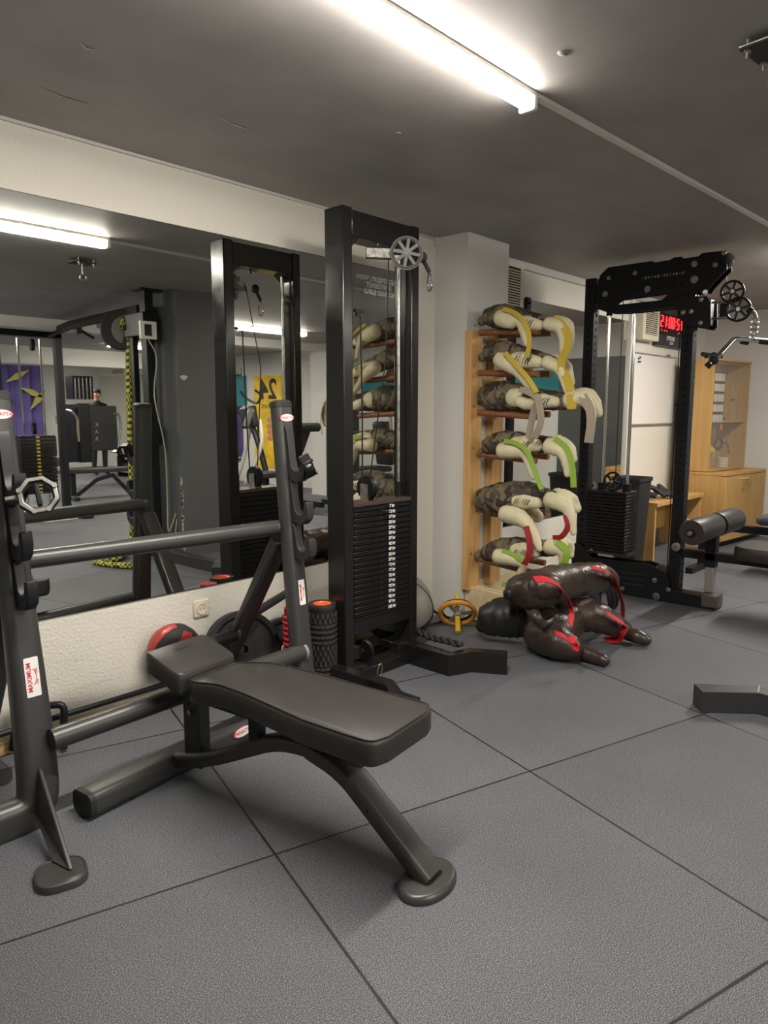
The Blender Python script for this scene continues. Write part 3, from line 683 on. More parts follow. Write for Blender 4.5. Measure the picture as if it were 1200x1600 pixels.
c3 = WY(671, 441, 2.26); b = MB(); b.tube([c3 + V((.018 * math.cos(a) * (.75 if math.sin(a) > 0 else 1), 0, .042 * math.sin(a))) for a in [2 * PI * i / 24 for i in range(24)]], .0042, 8, up=(0, 1, 0), close=True)
part('carabiner', b, CHROME, tower)
part('cable', MB().tube([WY(607, 405, 2.36), WY(603, 560, 2.42), (2.535 + .02, 2.46, 1.0)], .0032, 8), SATIN, tower)
part('cable', MB().tube([WY(563, 492, 2.45), WY(566, 640, 2.45), (2.50, 2.46, .97)], .0038, 8), SATIN, tower)
q = WY(561, 486, 2.42); part('cable_hook', MB().obox(q, V((.030, 0, 0)), V((0, .008, 0)), V((0, 0, .007))).obox(q + V((-.012, 0, -.012)), V((.006, 0, 0)), V((0, .006, 0)), V((0, 0, .014))), SATIN, tower)
# low pulley
pulley((2.47, 2.43, .135), (1, .25, 0), .060, .022, tower)
part('low_pulley_yoke', MB().box(2.385, 2.45, 2.42, 2.50, .10, .17), BLACK, tower, bevel=.004)
c = V((2.50, 2.345, .045)); b = MB(); b.tube([c + V((.016 * math.cos(a), -.006 * math.sin(a), .036 * math.sin(a))) for a in [2 * PI * i / 20 for i in range(20)]], .004, 8, up=(0, 1, 0), close=True)
part('low_carabiner', b, mat('brass', (.5, .36, .2), .35, 1.0), tower)

# triceps rope lying on the foot
pts = smooth_path([WZ(651, 1000, .13), WZ(663, 994, .14), WZ(676, 1004, .125), WZ(690, 1008, .125), WZ(712, 1016, .12)], 5)
pts = [(2.83, 2.47, .13)] + [(2.885, 2.43, .14), (2.89, 2.34, .125), (2.885, 2.24, .13), (2.90, 2.14, .125)]
pts = smooth_path(pts, 8)
t = thing('triceps_rope', 'black twisted rope handle draped along the bent foot of the cable tower', 'rope handle', pts[0])
b = MB()
for k in range(2):
    o = []
    for i, p in enumerate(pts):
        a = i * .9 + k * PI; o.append(p + V((.009 * math.cos(a), 0, .009 * math.sin(a))))
    b.tube(o, .011, 8)
part('rope', b, RUB, t); part('end_knob', MB().ball(pts[6], .026, n=14), RUB, t); part('end_knob', MB().ball(pts[0], .022, n=14), RUB, t)

# skirting clutter between tower and column: ab wheel, boards, cable
t = thing('ab_wheel', 'exercise wheel with an orange rim and yellow handles on the floor by the grey column', 'ab wheel', (3.42, 2.56, 0))
c = V((3.42, 2.56, .105))
ax = V((.62, .50, .60)).normalized()
part('tyre', MB().ring(c, .105, .015, ax, 40, 10), mat('orange_foam', (.62, .27, .03), .55), t)
part('inner_rim', MB().ring(c + ax * .018, .097, .012, ax, 40, 8), RUB, t)
e1 = ax.orthogonal().normalized(); e2 = ax.cross(e1); b = MB()
for i in range(3):
    a = 2 * PI * i / 3 + .4; d = e1 * math.cos(a) + e2 * math.sin(a); b.obox(c + d * .06, d * .055, ax.cross(d) * .012, ax * .006)
b.cyl(c - ax * .03, c + ax * .03, .022); part('spokes', b, SILVER, t)
h0, h1 = c + V((-.02, -.04, 0)), WZ(664, 1, 0)
hd = -ax * .13; hd2 = ax * .13
HND = mat('yellow_grip', (.60, .38, .03), .5)
part('handle', MB().cyl(c + hd * .25, c + hd * 1.1, .017), HND, t); part('handle', MB().cyl(c + hd2 * .35, c + hd2 * 1.0, .017), HND, t)
pts = smooth_path([(3.02, 2.86, .16), (3.2, 2.84, .10), (3.36, 2.82, .12), (3.50, 2.78, .045), (3.45, 2.70, .02), (3.25, 2.74, .02), (3.15, 2.80, .02)], 6)
solo('black_cable', MB().tube(pts, .009, 8), RUB, 'loose black cable curled on the skirting beside the grey ball', 'cable', pts[0])
for k, (dx, lb, c_) in enumerate(((0, 'front pale wooden board leaning against the grey column', PLANK), (.055, 'rear pale wooden board leaning against the grey column', PLANK))):
    b = MB(); b.plate([[(3.66 + dx, 2.36 + dx * .5, .012), (3.63 + dx, 2.66, .012), (3.63 + dx, 2.655, .22), (3.66 + dx, 2.38 + dx * .5, .20)]], (.018, 0, 0))
    solo('wooden_board', b, c_, lb, 'board', (3.66 + dx, 2.5, 0), 'boards by the column', smooth=False)
b = MB(); b.plate([[(3.78, 2.655, .01), (4.36, 2.60, .01), (4.36, 2.645, .215), (3.78, 2.665, .235)]], (0, .018, 0))
solo('wooden_board', b, PLANK, 'longest pale board propped along the column behind the brown dummies', 'board', (4, 2.65, 0), 'boards by the column', smooth=False)

# ================================================================== wooden wall rack and grappling dummies
prk = thing('wooden_dummy_rack', 'pine wall rack of two upright planks with round pegs on the grey column', 'rack', (3.85, 2.65, 0))
PX = ((3.60, 3.72), (3.84, 3.96))
for x0, x1 in PX: part('plank', MB().box(x0, x1, 2.618, 2.668, .20, 1.80), PINE, prk, bevel=.003)
PEGZ = (1.780, 1.540, 1.300, 1.045, .700, .385)
for z in PEGZ:
    part('peg', MB().cyl((3.685, 2.62, z + .012), (3.66, 2.19, z - .012), .019, 16), DOWEL, prk)
    part('peg', MB().cyl((3.90, 2.62, z + .012), (3.90, 2.25, z), .019, 16), DOWEL, prk)
    part('screw', MB().cyl((3.63, 2.6175, z + .05), (3.63, 2.615, z + .05), .007, 10), STEEL, prk)
def limb(pts, rs, sq=1.0, n=18, wob=0.035):
    P = smooth_path(pts, 5); R = [v.x for v in smooth_path([V((r, 0, 0)) for r in rs], 5)]
    # rounded ends
    d0 = (P[0] - P[1]).normalized(); d1 = (P[-1] - P[-2]).normalized()
    P = [P[0] + d0 * R[0] * .75, P[0] + d0 * R[0] * .5] + P + [P[-1] + d1 * R[-1] * .5, P[-1] + d1 * R[-1] * .8]
    R = [R[0] * .35, R[0] * .8] + R + [R[-1] * .8, R[-1] * .35]
    R = [r * (1 + wob * math.sin(i * 1.7) + wob * .6 * math.sin(i * 3.1 + 1)) for i, r in enumerate(R)]
    return MB().tube(P, R, n)
def dpt(sc, ox, oy, X_):
    return lambda x, y: WX(ox + x / sc, oy + y / sc, X_)
K = 3.265
def depth(p): return (p - ORI).dot(DV)
def rad(r, p, sc=K): return r / sc * depth(p) / FOC
def hang_dummy(label, torso, arm, leg, patch, straps, big=None, extra=None):
    f = dpt(K, 720, 440, 3.69); g = dpt(K, 720, 440, 3.60); h = dpt(K, 720, 440, 3.65)
    T = [f(a, b) for a, b, r in torso]
    d = thing('grappling_dummy', label, 'grappling dummy', (T[2] + T[-1]) / 2, 'camouflage grappling dummies on the pegs')
    part('torso', limb(T[1:], [rad(r, p) * 1.0 for (a, b, r), p in zip(torso[1:], T[1:])], n=24), CAMO, d, ang=80)
    hb = MB(); hb.ball(T[0], rad(torso[0][2], T[0]) * 1.25, (1, .9, .95), 14); hb.ball(T[0] + V((0, .0, -.01)), rad(torso[0][2], T[0]) * 1.0, (1.1, 1.1, .8), 12)
    part('head', hb, CAMO, d, ang=80)
    for nm, L, ff in (('arm', arm, g), ('leg', leg, h)):
        if not L: continue
        P = [ff(a, b) for a, b, r in L]; part(nm, limb(P, [rad(r, p) for (a, b, r), p in zip(L, P)]), CREAM, d, ang=80)
    # far side limbs
    if arm:
        P = [f(a, b) + V((.12, 0, .03)) for a, b, r in arm[:-2]]; part('arm', limb(P, [rad(r, p) * .9 for (a, b, r), p in zip(arm, P)]), CREAM, d, ang=80)
    P = [f(a, b) + V((.08, 0, .02)) for a, b, r in leg[:-1]]; part('leg', limb(P, [rad(r, p) * .9 for (a, b, r), p in zip(leg, P)]), CREAM, d, ang=80)
    if patch:
        (x0, y0), (x1, y1), rr = patch
        P = [f(x0 + (x1 - x0) * i / 5, y0 + (y1 - y0) * i / 5) for i in range(6)]; P = [p + V((-.045, 0, .0)) for p in P]
        R_ = [rad(rr * 1.25 * (1 - .25 * abs(i - 2) / 2.5), p) for i, p in enumerate(P)]
        pt = part('belly_patch', limb(P, R_, wob=.01), CREAM, d, ang=80)
        b = MB()
        for i in range(6):
            t_ = .18 + .55 * i / 5; q = P[0].lerp(P[-1], t_); r_ = rad(rr * 1.2, q)
            b.tube([q + V((-r_ * .90, -.012, .018)), q + V((-r_ * 1.02, 0, 0)), q + V((-r_ * .90, .010, -.018))], .0022, 6)
        part('lacing', b, INKB, pt)
    if big:
        x, y, rx, ry = big; q = f(x, y) + V((-.045, 0, 0)); b = MB(); b.ball(q, rad(rx, q), (.7, 1.0, ry / rx), 22); part('shoulder_patch', b, CREAM, d, ang=80)
    for nm, mt, pts, wd, X_ in straps:
        ff = dpt(K, 720, 440, X_); P = smooth_path([ff(a, b) for a, b in pts], 4)
        n = len(P); ws = []
        for i in range(n):
            t_ = (P[min(i + 1, n - 1)] - P[max(i - 1, 0)]).normalized(); v_ = (P[i] - ORI).normalized(); wv = t_.cross(v_)
            ws.append((wv.normalized() * .85 + V((.35, 0, 0)) * .6) * (wd * .5))
        part('strap', MB().strip(P, ws, .0015), mt, d, ang=60)
    return d
hang_dummy('topmost camouflage grappling dummy on the pegs, with yellow straps',
  [(108, 200, 20), (150, 178, 48), (205, 180, 64), (280, 187, 58), (350, 202, 50), (420, 214, 42), (470, 222, 38)],
  [(205, 185, 44), (255, 197, 44), (300, 205, 26), (318, 250, 22), (330, 295, 17), (336, 322, 12)],
  [(450, 215, 36), (505, 232, 34), (522, 285, 24), (522, 335, 20), (518, 362, 17)], ((318, 208), (425, 226), 30),
  [('s', YEL, [(215, 138), (275, 160), (318, 200), (345, 260), (348, 330), (335, 385)], .028, 3.55),
   ('s', YEL, [(480, 185), (520, 225), (545, 270), (542, 340), (515, 400), (512, 460)], .045, 3.63)])
hang_dummy('camouflage grappling dummy second from the top, with yellow straps',
  [(112, 385, 20), (150, 362, 46), (210, 355, 56), (285, 372, 52), (355, 388, 46), (425, 402, 38), (470, 415, 34)],
  [(200, 398, 40), (258, 430, 38), (298, 470, 25), (345, 528, 20), (378, 568, 13)],
  [(440, 412, 36), (500, 442, 30), (520, 490, 21), (532, 535, 16), (538, 560, 13)], ((300, 395), (420, 415), 34),
  [('s', YEL, [(225, 362), (285, 430), (340, 490), (388, 565)], .030, 3.55),
   ('s', YEL, [(490, 430), (535, 480), (560, 560), (566, 650)], .050, 3.64)])
hang_dummy('largest camouflage grappling dummy, third from the top, with taupe straps',
  [(92, 606, 18), (140, 585, 62), (210, 585, 80), (300, 592, 70), (385, 600, 58), (460, 605, 52), (530, 610, 46), (585, 605, 42)],
  [(300, 610, 30), (350, 625, 30), (395, 600, 24), (400, 620, 14)],
  [(560, 605, 48), (615, 595, 38), (655, 635, 28), (668, 695, 24), (658, 750, 18)], ((400, 605), (510, 615), 30),
  [('s', TAUPE, [(300, 548), (350, 565), (395, 600), (370, 670), (345, 800)], .040, 3.55), ('s', TAUPE, [(395, 600), (408, 680), (402, 740), (372, 800)], .040, 3.54),
   ('s', TAUPE, [(620, 580), (655, 640), (665, 720), (652, 822)], .050, 3.62), ('s', YEL, [(562, 575), (566, 650)], .050, 3.60)], big=(300, 592, 62, 50))
hang_dummy('camouflage grappling dummy fourth from the top, with green straps',
  [(112, 872, 20), (150, 838, 50), (220, 822, 62), (295, 822, 56), (370, 828, 48), (440, 832, 44), (480, 840, 40)],
  [(215, 862, 42), (290, 862, 40), (332, 885, 28), (350, 945, 21), (368, 1000, 14)],
  [(455, 838, 44), (515, 868, 34), (538, 930, 23), (545, 985, 17)], ((300, 825), (415, 835), 36),
  [('s', GRN, [(220, 812), (290, 828), (345, 880), (375, 960), (412, 1060)], .028, 3.55),
   ('s', GRN, [(480, 800), (540, 852), (568, 940), (576, 1050)], .034, 3.63)])
hang_dummy('camouflage grappling dummy fifth from the top, sagging, with dark red straps',
  [(85, 1128, 26), (130, 1110, 66), (200, 1115, 90), (285, 1090, 74), (360, 1082, 60), (430, 1098, 46), (470, 1105, 40)],
  [(230, 1185, 46), (290, 1200, 46), (340, 1238, 34), (378, 1305, 25), (402, 1365, 17)],
  [(455, 1112, 42), (520, 1135, 42), (556, 1185, 28), (575, 1282, 17)], ((300, 1108), (415, 1125), 34),
  [('s', DRED, [(332, 1248), (350, 1320), (348, 1400), (322, 1445)], .036, 3.55),
   ('s', DRED, [(535, 1190), (546, 1250), (515, 1300), (470, 1306)], .034, 3.62)])
hang_dummy('lowest camouflage grappling dummy on the pegs, with green straps',
  [(98, 1396, 24), (145, 1385, 48), (205, 1372, 62), (290, 1358, 56), (365, 1358, 46), (430, 1360, 44), (470, 1362, 40)],
  [(195, 1402, 42), (265, 1415, 36), (318, 1445, 24), (298, 1495, 18), (262, 1542, 13)],
  [(455, 1355, 42), (512, 1372, 32), (522, 1425, 22), (505, 1470, 16)], ((300, 1365), (405, 1375), 36),
  [('s', GRN, [(212, 1372), (262, 1390), (322, 1430)], .028, 3.57),
   ('s', GRN, [(488, 1325), (538, 1372), (528, 1435), (492, 1478)], .042, 3.62), ('s', GRN, [(208, 1545), (252, 1549)], .03, 3.62)])

# brown leather dummies on the floor
def ground_dummy(label, loc, segs, straps, ledge=None):
    d = thing('grappling_dummy', label, 'grappling dummy', loc, 'brown leather grappling dummies on the floor')
    for nm, pts, rs, mt in segs: part(nm, limb(pts, rs, n=24, wob=.03), mt, d, ang=80)
    for pts, wv, mt in straps:
        P = smooth_path(pts, 5); part('strap', MB().strip(P, V(wv) if not isinstance(wv, list) else wv, .002), mt, d, ang=60)
    return d
Q = 4.0
def G(x, y, z): return WZ(730 + x / Q, 850 + y / Q, z)
BL2 = mat('black_worn_leather', (0.016, 0.015, 0.014), 0.42, bump=0.5, bscale=28, spec=0.5)
rr = lambda r: r / Q * 4.35 / FOC
segs = [('torso', [G(150, 470, .13), G(240, 455, .15), G(330, 460, .15), G(420, 480, .14)], [.10, .118, .115, .10], BL2),
        ('head', [G(95, 512, .06), G(105, 508, .06)], [.042, .045], BL2),
        ('hips', [G(430, 470, .14), G(490, 520, .14), G(560, 540, .13), G(640, 470, .15)], [.085, .115, .105, .10], BROWN),
        ('leg', [G(460, 560, .11), G(560, 610, .10), G(650, 650, .075), G(700, 668, .052), G(790, 700, .04), G(862, 730, .034)], [.105, .095, .07, .042, .040, .030], BROWN),
        ('leg', [G(600, 470, .15), G(720, 440, .17), G(840, 470, .14), G(950, 525, .09), G(1010, 555, .06), G(1070, 580, .05), G(1122, 602, .036)], [.10, .100, .085, .062, .045, .042, .032], BROWN),
        ('arm', [G(420, 400, .24), G(490, 380, .26), G(540, 430, .22), G(500, 500, .2), G(440, 470, .22)], [.030, .028, .026, .024, .022], BL2),
        ('arm', [G(380, 380, .25), G(420, 440, .26), G(470, 510, .2)], [.034, .032, .022], BROWN)]
s1 = [G(550, 555, .205), G(600, 575, .20), G(640, 610, .17), G(665, 650, .135), G(690, 655, .13)]
s2 = [G(870, 432, .215), G(930, 470, .18), G(985, 505, .14), G(965, 560, .09), (G(945, 598, .03)), G(860, 600, .012)]
fwd = V((.75, -.66, 0))
ground_dummy('lower brown leather grappling dummy lying face down, its two legs pointing towards the camera', G(300, 560, 0), segs,
  [(s1, (.016, .012, .006), RED), (s2, (.018, .020, .008), RED), ([G(640, 600, .19), G(680, 600, .19), G(690, 650, .15), G(655, 640, .16)], (.01, .012, .012), RED)])
segs = [('torso', [G(330, 285, .36), G(420, 290, .375), G(540, 255, .37), G(650, 230, .36), G(760, 215, .35), G(830, 205, .35)], [.085, .105, .108, .10, .095, .085], BROWN),
        ('head', [G(262, 312, .35), G(272, 310, .35)], [.036, .040], BL2),
        ('leg', [G(800, 205, .35), G(875, 215, .33), G(905, 280, .24), G(912, 350, .15), G(908, 385, .11)], [.085, .066, .045, .036, .030], BROWN),
        ('leg', [G(760, 230, .33), G(790, 290, .24), G(810, 380, .10)], [.07, .045, .03], BROWN),
        ('arm', [G(430, 270, .40), G(510, 265, .41), G(560, 290, .37), G(585, 370, .25), G(598, 430, .18)], [.080, .070, .042, .036, .028], BROWN)]
sa = [G(420, 222, .50), G(500, 222, .50), G(575, 262, .46), G(630, 340, .34), G(655, 420, .27), G(640, 500, .24)]
sb = [G(775, 148, .45), G(860, 165, .43), G(915, 205, .38), G(950, 300, .25), G(972, 380, .13), G(970, 450, .03)]
ground_dummy('upper brown leather grappling dummy draped over the other one, with red straps hanging down', G(600, 380, 0), segs,
  [(sa, (.012, .020, .01), RED), (sb, (.020, .022, .004), RED)])

# ================================================================== black plate loaded pulldown machine
lat = thing('lat_pulldown_machine', 'black lat pulldown machine of perforated uprights with a weight stack, right of the dummies', 'cable machine', (5.0, 2.2, 0))
def L4(x, y, X_=4.955): return WX(860 + x / 3.5294, 350 + y / 3.5294, X_)
def L6(x, y, X_=4.955): return WX(880 + x / 4.8, 820 + y / 4.8, X_)
def perf(y0, y1, x0, x1, z0, z1):
    b = MB().box(x0, x1, y0, y1, z0, z1).paint(1); z = z0 + .06
    while z < z1 - .03:
        yc = (y0 + y1) / 2; xc = (x0 + x1) / 2
        b.cyl((x0 - .0012, yc, z), (x0 + .003, yc, z), .0125, 12); b.cyl((xc, y0 - .0012, z), (xc, y0 + .003, z), .0125, 12); z += .05
    return part('upright', b.done(), [SATIN, mat('deep_hole_black', (.002, .002, .002), .9)], lat)
perf(2.525, 2.600, 4.96, 5.035, .10, 2.27)
perf(1.812, 1.887, 4.96, 5.035, .06, 2.24)
HX = MATS['dark_grey_enamel']
# top side plates
outer = [(262, 345), (275, 285), (320, 240), (560, 205), (580, 212), (662, 199), (680, 186), (722, 180), (738, 191), (820, 178), (840, 160), (972, 147), (976, 250), (880, 350), (862, 378), (820, 372), (700, 462), (420, 490), (330, 492), (262, 470)]
slot = [(372, 445), (402, 423), (645, 390), (612, 420)]
for X_ in (4.948, 5.036):
    sh = V((X_ - 4.955, 0, 0)); b = MB().plate([[L4(*p) + sh for p in outer], [L4(*p, X_ + .003) for p in slot]], (.008, 0, 0)).paint(1)
    if X_ < 5:
        for i in range(9): p = L4(385 + i * 42, 383 - i * 6, 4.947); b.cyl(p, p + V((-.001, 0, 0)), .011, 10)
    part('side_plate', b.done(), [SATIN, MATS['deep_hole_black']], lat, smooth=False)
zc = L4(500, 335).z; part('crossbeam', MB().box(4.962, 5.03, 1.887, 2.525, zc - .03, zc + .03), SATIN, lat)
for x, y, r in ((323, 298, .014), (467, 271, .015), (537, 360, .022), (303, 387, .020), (795, 220, .020), (910, 225, .016), (795, 307, .024), (958, 160, .014)):
    p = L4(x, y, 4.948); part('bolt', MB().lathe([(0, .012), (r * .45, .012), (r * .5, .008), (r, .007), (r, 0), (0, 0)], p, (-1, 0, 0), 14), STEEL, lat)
b = MB()
for i in range(14):
    x = 510 + i * 17; y = 299 - i * 2.3; p = L4(x, y, 4.947); b.obox(p, V((.0006, 0, 0)), V((0, .006 if i % 3 else .002, 0)), V((0, 0, .006 + .003 * (i % 2))))
part('embossed_marks', b, STEEL, lat)
pulley(L4(972, 205, 5.0), (1, 0, 0), .048, .03, lat, STEEL, name='top_pulley')
# bottom side plates
bot = [(75, 165), (105, 130), (150, 150), (210, 215), (225, 238), (555, 285), (620, 285), (705, 318), (760, 345), (805, 405), (805, 500), (1040, 548), (1085, 530), (1148, 608), (1143, 660), (1085, 682), (1010, 662), (780, 600), (640, 575), (440, 520), (110, 470), (110, 318), (75, 300)]
for X_ in (4.93, 5.05): sh = V((X_ - 4.955, 0, 0)); part('base_plate', MB().plate([[L6(*p) + sh for p in bot]], (.008, 0, 0)), SATIN, lat, smooth=False)
part('base_tube', MB().box(4.94, 5.05, 1.58, 2.72, .02, .085), SATIN, lat, bevel=.004)
b = MB(); fp = [L6(805, 505), L6(1075, 530), L6(1148, 608), L6(1143, 660)]
part('foot_cap', MB().obox((4.99, 1.60, .055), V((.062, 0, 0)), V((0, .055, 0)), V((0, 0, .048))), mat('grey_brown_paint', (.09, .083, .07), .4), lat, bevel=.014)
part('rear_foot', MB().box(4.55, 5.45, 2.62, 2.70, .0, .07), SATIN, lat, bevel=.004)
for x, y, r in ((190, 152, .014), (217, 183, .012), (688, 416, .018), (700, 537, .026), (447, 478, .016), (848, 166, .030), (790, 485, .016)):
    p = L6(x, y, 4.928); part('bolt', MB().lathe([(0, .014), (r * .45, .014), (r * .5, .010), (r, .008), (r, 0), (0, 0)], p, (-1, 0, 0), 14), STEEL, lat)
for k in range(3): p0 = L6(410, 350 + k * 42, 4.927); p1 = L6(610, 378 + k * 40, 4.927); part('rib', MB().cyl(p0, p1, .004, 8), HX, lat)
pulley(L6(760, 370, 5.0), (1, 0, 0), .075, .03, lat, STEEL, name='base_pulley')
# guide rods, stack
for y_ in (2.425, 2.235):
    part('guide_rod', MB().cyl((5.0, y_, .26), (5.0, y_, 2.05), .0125, 14), CHROME, lat); part('rod_sleeve', MB().cyl((5.0, y_, .745), (5.0, y_, .80), .030, 18), SATIN, lat)
    part('rod_collar', MB().cyl((5.0, y_, 2.0), (5.0, y_, 2.04), .022, 14), SATIN, lat)
n = 18; z0, z1 = .305, .745; dz = (z1 - z0) / n
for i in range(n): part('weight_plate', MB().box(4.905, 5.095, 2.195, 2.500, z0 + i * dz + .0035, z0 + (i + 1) * dz), PLATE, lat, bevel=.002, seg=1)
part('stack_base', MB().box(4.93, 5.07, 2.18, 2.50, .275, .300), DKGR, lat)
part('stack_stop', MB().box(4.92, 4.98, 2.28, 2.40, .262, .280), SILVER, lat)
pulley((4.96, 2.325, .815), (1, 0, .0), .072, .03, lat, SATIN, spokes=5, name='stack_pulley')
part('cable', MB().cyl((5.0, 2.325, .86), (5.0, 2.325, 2.1), .0035, 8), SATIN, lat)
part('cable', MB().cyl(L6(775, 400, 4.98), L6(775, 400, 4.98) + V((0, 0, 1.9)), .0035, 8), SATIN, lat)
part('cable', MB().cyl(L6(840, 400, 4.98) + V((0, .05, 0)), WX(1072, 470, 4.98), .0035, 8), SATIN, lat)
# carriage on the front upright with swivel pulleys
cy0, cy1 = WX(1060, 490, 4.94).y, WX(1111, 490, 4.94).y
o = [(745, 430), (760, 400), (870, 400), (890, 430), (890, 560), (870, 580), (760, 560), (708, 520), (705, 470)]
for X_ in (4.935, 5.055): sh = V((X_ - 4.955, 0, 0)); part('carriage_plate', MB().plate([[L4(*p) + sh for p in o]], (.009, 0, 0)), SATIN, lat, smooth=False)
for x, y in ((733, 488), (778, 482), (832, 415), (828, 545)): part('bolt', MB().lathe([(0, .012), (.007, .012), (.016, .007), (.016, 0), (0, 0)], L4(x, y, 4.934), (-1, 0, 0), 14), STEEL, lat)
part('swivel_block', MB().obox(L4(868, 490, 5.0), V((.035, 0, 0)), V((0, .028, 0)), V((0, 0, .085))), SATIN, lat, bevel=.006)
part('lock_pin', MB().cyl(L4(845, 380, 4.97), L4(845, 380, 4.97) + V((-.03, -.02, .0)), .016, 12), CHROME, lat)
for y in (433, 522): part('swivel_arm', MB().cyl(L4(880, y, 4.99), L4(985, y, 4.97), .007, 10), STEEL, lat)
part('swivel_plate', MB().obox(L4(960, 475, 4.98), V((.004, 0, 0)), V((0, .028, 0)), V((0, 0, .042))), SATIN, lat)
pulley(L4(1004, 373, 4.95), (1, .25, 0), .072, .024, lat, SATIN, spokes=6, name='swivel_pulley'); pulley(L4(1036, 470, 4.95), (1, .25, 0), .078, .024, lat, SATIN, spokes=6, name='swivel_pulley')
part('cable', MB().cyl(L4(969, 290, 4.98), L4(969, 360, 4.96), .004, 8), STEEL, lat)
part('cable_stop', MB().cyl(L4(1092, 470, 4.95), L4(1112, 485, 4.95), .022, 12), RUB, lat)
part('cable_end', MB().tube([L4(1100, 470, 4.95), L4(1125, 490, 4.95), L4(1135, 520, 4.95)], .011, 10), STEEL, lat)
b = MB()
for (x, y) in ((1130, 540), (1126, 568), (1123, 596)): b.ring(L4(x, y, 4.95), .020, .005, (1, .6, 0), 18, 8)
part('chain_link', b, CHROME, lat)
# pulldown bar
P = fillet([L4(880, 770, 4.72), L4(935, 720, 4.75), L4(1010, 634, 4.86), L4(1060, 632, 4.9), L4(1120, 640, 4.95), L4(1230, 650, 5.05), L4(1340, 652, 5.15), L4(1400, 720, 5.2)], .05, 5)
t = thing('pulldown_bar', 'bent chrome lat bar hanging from the swivel pulleys above the display cabinet', 'bar', L4(1120, 640, 4.95))
part('bar', MB().tube(P, .016, 14), CHROME, t); part('grip', MB().tube([P[0] + V((0, .02, -.02)), P[0].lerp(P[1], .8)], .020, 14), RUB, t)
part('end_ball', MB().ball(P[0].lerp(P[2], .55), .030, n=14), RUB, t)
for x0, x1 in ((1050, 1090), (1150, 1230)): part('rubber_sleeve', MB().cyl(L4(x0, 648, 4.93), L4(x1, 655, 4.96), .016, 12), RUB, t)
part('eye', MB().ring(L4(1120, 628, 4.95), .020, .005, (0, 1, 0), 16, 8), CHROME, t)

# seat and rollers attachment
seat = thing('low_row_seat', 'black seat bench with two thick foam rollers on a silver post by the pulldown machine', 'seat attachment', (5.0, 1.5, 0))
part('beam', MB().box(4.965, 5.03, .62, 1.812, .325, .385), SATIN, seat, bevel=.004)
part('beam_edge', MB().box(4.962, 4.966, .62, 1.80, .375, .383), HX, seat)
part('post_sleeve', MB().box(4.965, 5.03, 1.585, 1.655, .28, .545), SATIN, seat, bevel=.004)
part('post_tube', MB().box(4.972, 5.022, 1.592, 1.648, .105, .29), SILVER, seat, bevel=.006)
part('roller_axle', MB().cyl((4.66, 1.655, .545), (5.60, 1.655, .545), .014, 12), STEEL, seat)
part('foam_roller', MB().lathe([(.0, 0), (.078, 0), (.084, .012), (.084, .40), (.078, .412), (0, .412)], (4.70, 1.655, .545), (1, 0, 0), 32), LEA, seat)
part('roller_cap', MB().cyl((4.695, 1.655, .545), (4.68, 1.655, .545), .026, 16), SATIN, seat)
part('foam_roller', MB().lathe([(.0, 0), (.078, 0), (.084, .012), (.084, .36), (.078, .372), (0, .372)], (5.17, 1.655, .545), (1, 0, 0), 32), LEA, seat)
def rpad(c, hx, hy, hz, m_=LEA, parent=seat, nm='seat_pad'):
    b = MB(); sec = rrect(hx * 2, hy * 2, min(hx, hy) * .6, 5)
    b.loft([[V(c) + V((x * k, y * k, z)) for x, y in sec] for k, z in ((.94, -hz), (1, -hz * .6), (1, hz * .6), (.96, hz), (.85, hz * 1.02))]); return part(nm, b, m_, parent, ang=50)
rpad((4.99, 1.22, .425), .20, .23, .042)
part('front_post', MB().box(4.97, 5.03, .70, .76, .0, .33), SATIN, seat, bevel=.004); part('front_foot', MB().box(4.75, 5.25, .70, .76, 0, .04), SATIN, seat, bevel=.004)
# second bench beyond
t = thing('adjustable_bench', 'grey padded adjustable bench beyond the roller seat, cut by the right edge of the photo', 'bench', (5.9, 1.55, 0))
b = MB(); sec = rrect(.34, .95, .06, 5); c = V((6.35, 1.22, .455))
b.loft([[c + V((x * k, y * k, z)) for x, y in sec] for k, z in ((.94, -.035), (1, -.02), (1, .02), (.95, .035))]); part('seat_pad', b, mat('slate_vinyl', (.05, .055, .062), .4), t, ang=50)
part('rail', MB().box(6.22, 6.28, .9, 2.25, .34, .40), SATIN, t, bevel=.004); part('rail_end', MB().box(6.215, 6.285, 2.22, 2.27, .335, .405), SILVER, t, bevel=.004)
for y_ in (.95, 2.1): part('foot', MB().box(5.95, 6.55, y_ - .03, y_ + .03, 0, .05), SATIN, t, bevel=.004)
part('post', MB().box(6.22, 6.28, 2.07, 2.13, .04, .36), SATIN, t); part('post', MB().box(6.22, 6.28, .92, .98, .04, .36), SATIN, t); part('pad_post', MB().box(6.22, 6.28, 1.3, 1.4, .39, .43), SATIN, t)
part('handle', MB().cyl((6.25, 1.10, .55), (6.25, 1.40, .55), .020, 12), DKGR, t)
part('handle_post', MB().cyl((6.25, 1.2, .46), (6.25, 1.2, .55), .012, 10), DKGR, t)

